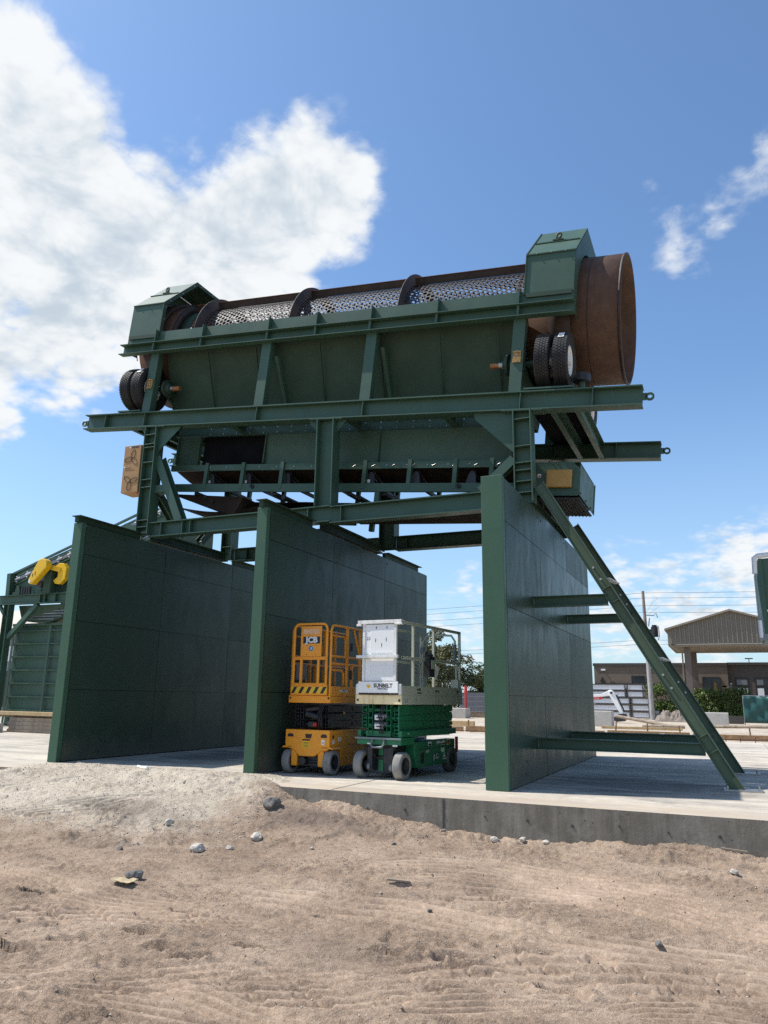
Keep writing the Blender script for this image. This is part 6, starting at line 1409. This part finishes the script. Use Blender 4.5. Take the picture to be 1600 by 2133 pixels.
for i in range(12):
    x0 = -13+1.35*i+rsd.uniform(-.3, .3); b = MB(); L_ = rsd.uniform(1.6, 3.0); b.path([(0, 0, 0), (L_*.5, .03, rsd.uniform(0, .05)), (L_, rsd.uniform(-.1, .1), rsd.uniform(0, .06))], .016, 6)
    o = b.build('reinforcing_bar', 'rebar'); o.location = (x0, 27.5+1.3*rsd.random(), .02); tag(o, 'thin rusty reinforcing bar lying along the far pad edge', 'reinforcing bar', 'reinforcing bars on the far pad edge')
for i in range(9):
    b = MB(); b.path([(0, 0, 0), (0, 0, .16), (.03, 0, .19), (.10, 0, .19)], .012, 6); o = b.build('bar_stub', 'rebar'); o.location = (-1.4+.42*i, 27.2, -.02); tag(o, 'bent rusty bar stub sticking up at the far pad edge', 'bar stub', 'bent bar stubs right of the brace')
for i, (x0, y0, x1, y1, z0, z1, m, lab) in enumerate(((-4.6, 36, -1.9, 35, .55, .12, 'wood', 'dark weathered pole sloping down left of the raking brace'), (-3.2, 33, -1.6, 33, .22, .24, 'wood', 'dark pipe lying level left of the raking brace'), (-.9, 36, 2.8, 35, .2, .28, 'wood', 'grey board lying right of the concrete block'))):
    b = MB(); b.path([(x0, y0, z0), ((x0+x1)/2, (y0+y1)/2, (z0+z1)/2+.02), (x1, y1, z1)], .07, 8); o = b.build('timber_pole', m); tag(o, lab, 'pole')
b = MB(); b.box(-.07, .07, -.03, .03, 0, .17); o = b.build('stake_marker', 'decal'); o.location = (-2.1, 28.2, -.02); b = MB(); b.box(-.05, .05, -.034, -.031, .08, .13); q = b.build('marker_print', 'red', o); tag(o, 'small white and red marker on the far pad edge', 'marker')

# right-edge machine: corner of a green hopper with foam-wrapped edges
CM = thing('green_hopper', 'corner of a green hopper with white foam-wrapped edges cut by the right picture edge', 'hopper', (2.0, 14.5, 0))
b = MB(); b.prism([(.66, 3.55), (3.2, 3.7), (3.2, 2.24), (.70, 2.24)], 'y', 14.0, 14.05); b.prism([(.62, 3.2), (.66, 3.55), (.72, 3.55), (.72, 2.3), (.66, 2.3)], 'y', 13.95, 13.999); b.box(.70, 3.2, 14.05, 16, 2.24, 2.3); b.box(.66, .70, 14.05, 16, 2.3, 3.55); b.box(.75, 3.2, 15.95, 16, 2.3, 3.5); CMs = b.build('hopper_body', 'green', CM, world=True)
b = MB(); b.path([(.60, 13.97, 3.30), (.61, 13.97, 3.57), (.66, 13.97, 3.60), (1.2, 13.97, 3.63), (3.2, 13.97, 3.75)], .042, 12); b.path([(.60, 13.97, 2.52), (.60, 13.97, 2.24)], .035, 10); b.build('foam_wrap', 'foam', CM, world=True)
b = MB(); b.prism([(.62, 2.2), (.66, 2.3), (3.2, 2.35), (3.2, 2.2)], 'y', 13.94, 13.998); b.build('lower_lip', 'galv_dk', CM, world=True)
b = MB(); b.cyl((.74, 13.998, 2.68), (.74, 13.97, 2.68), .025, 12); fuse(b, CMs, 'steel', world=True)
for x, y in ((2.6, 14.3), (2.6, 15.8)): b = MB(); b.ibeam((x, y, 0), (x, y, 2.24), .2, .2, up=(1, 0, 0)); b.build('leg', 'green', CM, world=True)
for x, y in ((1.5, 15.9),): b = MB(); b.ibeam((x, y, 0), (x, y, 2.24), .2, .2, up=(1, 0, 0)); b.build('leg', 'green', CM, world=True)

# ------------------------------------------------------------------ loose stones and litter on the ground
def rock(x, y, r, m, label, seed, z=None, flat=.75, group=None):
    rs = np.random.RandomState(seed); bm = bmesh.new(); bmesh.ops.create_icosphere(bm, subdivisions=3, radius=1)
    dirs = rs.normal(size=(9, 3)); dirs /= np.linalg.norm(dirs, axis=1)[:, None]; cut = .62+.3*rs.rand(9)
    for v in bm.verts:
        n = np.array(v.co); k = 1.0
        for d, c in zip(dirs, cut):
            q = n@d
            if q > 1e-3: k = min(k, c/q)
        k = max(k, .55); v.co = Vector(n*k*(1+.04*rs.randn()))*r; v.co.z *= flat; v.co.x *= 1.15
    me = bpy.data.meshes.new('rock'); bm.to_mesh(me); bm.free(); me.materials.append(M[m]); o = bpy.data.objects.new('rock', me); COL.objects.link(o)
    o.location = (x, y, (gz(x, y) if z is None else z)+r*flat*.42); o.rotation_euler = (0, 0, rs.rand()*6); return tag(o, label, 'rock', group)
for i, (x, y, r, m, lab) in enumerate(ROCKS): rock(x, y, r, m, lab, 20+i)
b = MB(); pts = []
rs = np.random.RandomState(3); V = []; F = []
def pebbles(n, rng, szr, name, m, seed):
    rs = np.random.RandomState(seed); V = []; F = []; xs = []; 
    fx_, fy_ = rng(rs, n); hz = ground_h(fx_, fy_)
    oct_ = np.array([(1,0,0),(0,1,0),(-1,0,0),(0,-1,0),(0,0,1),(0,0,-1)], float); of = [(0,1,4),(1,2,4),(2,3,4),(3,0,4),(1,0,5),(2,1,5),(3,2,5),(0,3,5)]
    for k in range(n):
        if fy_[k] > 9.38 and hz[k] < .004: continue
        s = szr[0]+(szr[1]-szr[0])*rs.rand()**3.2; p = oct_*(s*(.7+.6*rs.rand(6, 1)))*np.array([1.1, 1, .8]); a = rs.rand()*6.28; c_, s_ = math.cos(a), math.sin(a)
        p = np.stack([p[:, 0]*c_-p[:, 1]*s_, p[:, 0]*s_+p[:, 1]*c_, p[:, 2]], -1)+np.array([fx_[k], fy_[k], hz[k]+s*.25]); o = len(V); V += [tuple(q) for q in p]; F += [tuple(i+o for i in f) for f in of]
    mb = MB(); mb.v = V; mb.f = F; mb.sm = [False]*len(F); o = mb.build(name, m, None, flip_fix=False); o['kind'] = 'stuff'
pebbles(9000, lambda rs, n: (rs.uniform(-10.5, 1.2, n), 3.2+7.2*rs.rand(n)**.8), (.003, .010), 'gravel', 'pebble', 1)
pebbles(9000, lambda rs, n: (rs.uniform(-10.8, -5.2, n), rs.uniform(7.0, 10.4, n)), (.003, .012), 'limestone_gravel', 'rock', 2)
pebbles(250, lambda rs, n: (rs.uniform(-8.0, 1.0, n), 3.2+6*rs.rand(n)), (.004, .012), 'dark_gravel', 'soil', 4)
for i, (x, y, L_, a, m, nm, lab) in enumerate(LITTER):
    b = MB(); b.box(-L_/2, L_/2, -.012, .012, 0, .014); o = b.build(nm, m); o.location = (x, y, gz(x, y)+.006); o.rotation_euler = (R(3), R(4), a); tag(o, lab, nm.split('_')[-1])
x, y = PAPER; rs = np.random.RandomState(8); b = MB(); V = [(i*.03-.10, j*.028-.06, .012+.018*rs.rand()) for i in range(8) for j in range(5)]; b.add(V, [(i*5+j, (i+1)*5+j, (i+1)*5+j+1, i*5+j+1) for i in range(7) for j in range(4)], False); o = b.build('paper_scrap', 'kraft'); o.location = (x, y, gz(x, y)); o.modifiers.new('thickness', 'SOLIDIFY').thickness = .003; tag(o, 'crumpled tan paper scrap lying on the dirt beside the grey stone', 'paper')
b = MB(); b.path([(-9.3, 10.75, gz(-9.3, 10.75)+.05), (-8.7, 10.15, gz(-8.7, 10.15)+.03), (-8.2, 9.7, gz(-8.2, 9.7)+.03)], .022, 10); o = b.build('plastic_pipe', 'white'); tag(o, 'short white plastic pipe lying on the dirt before the left bay', 'pipe')
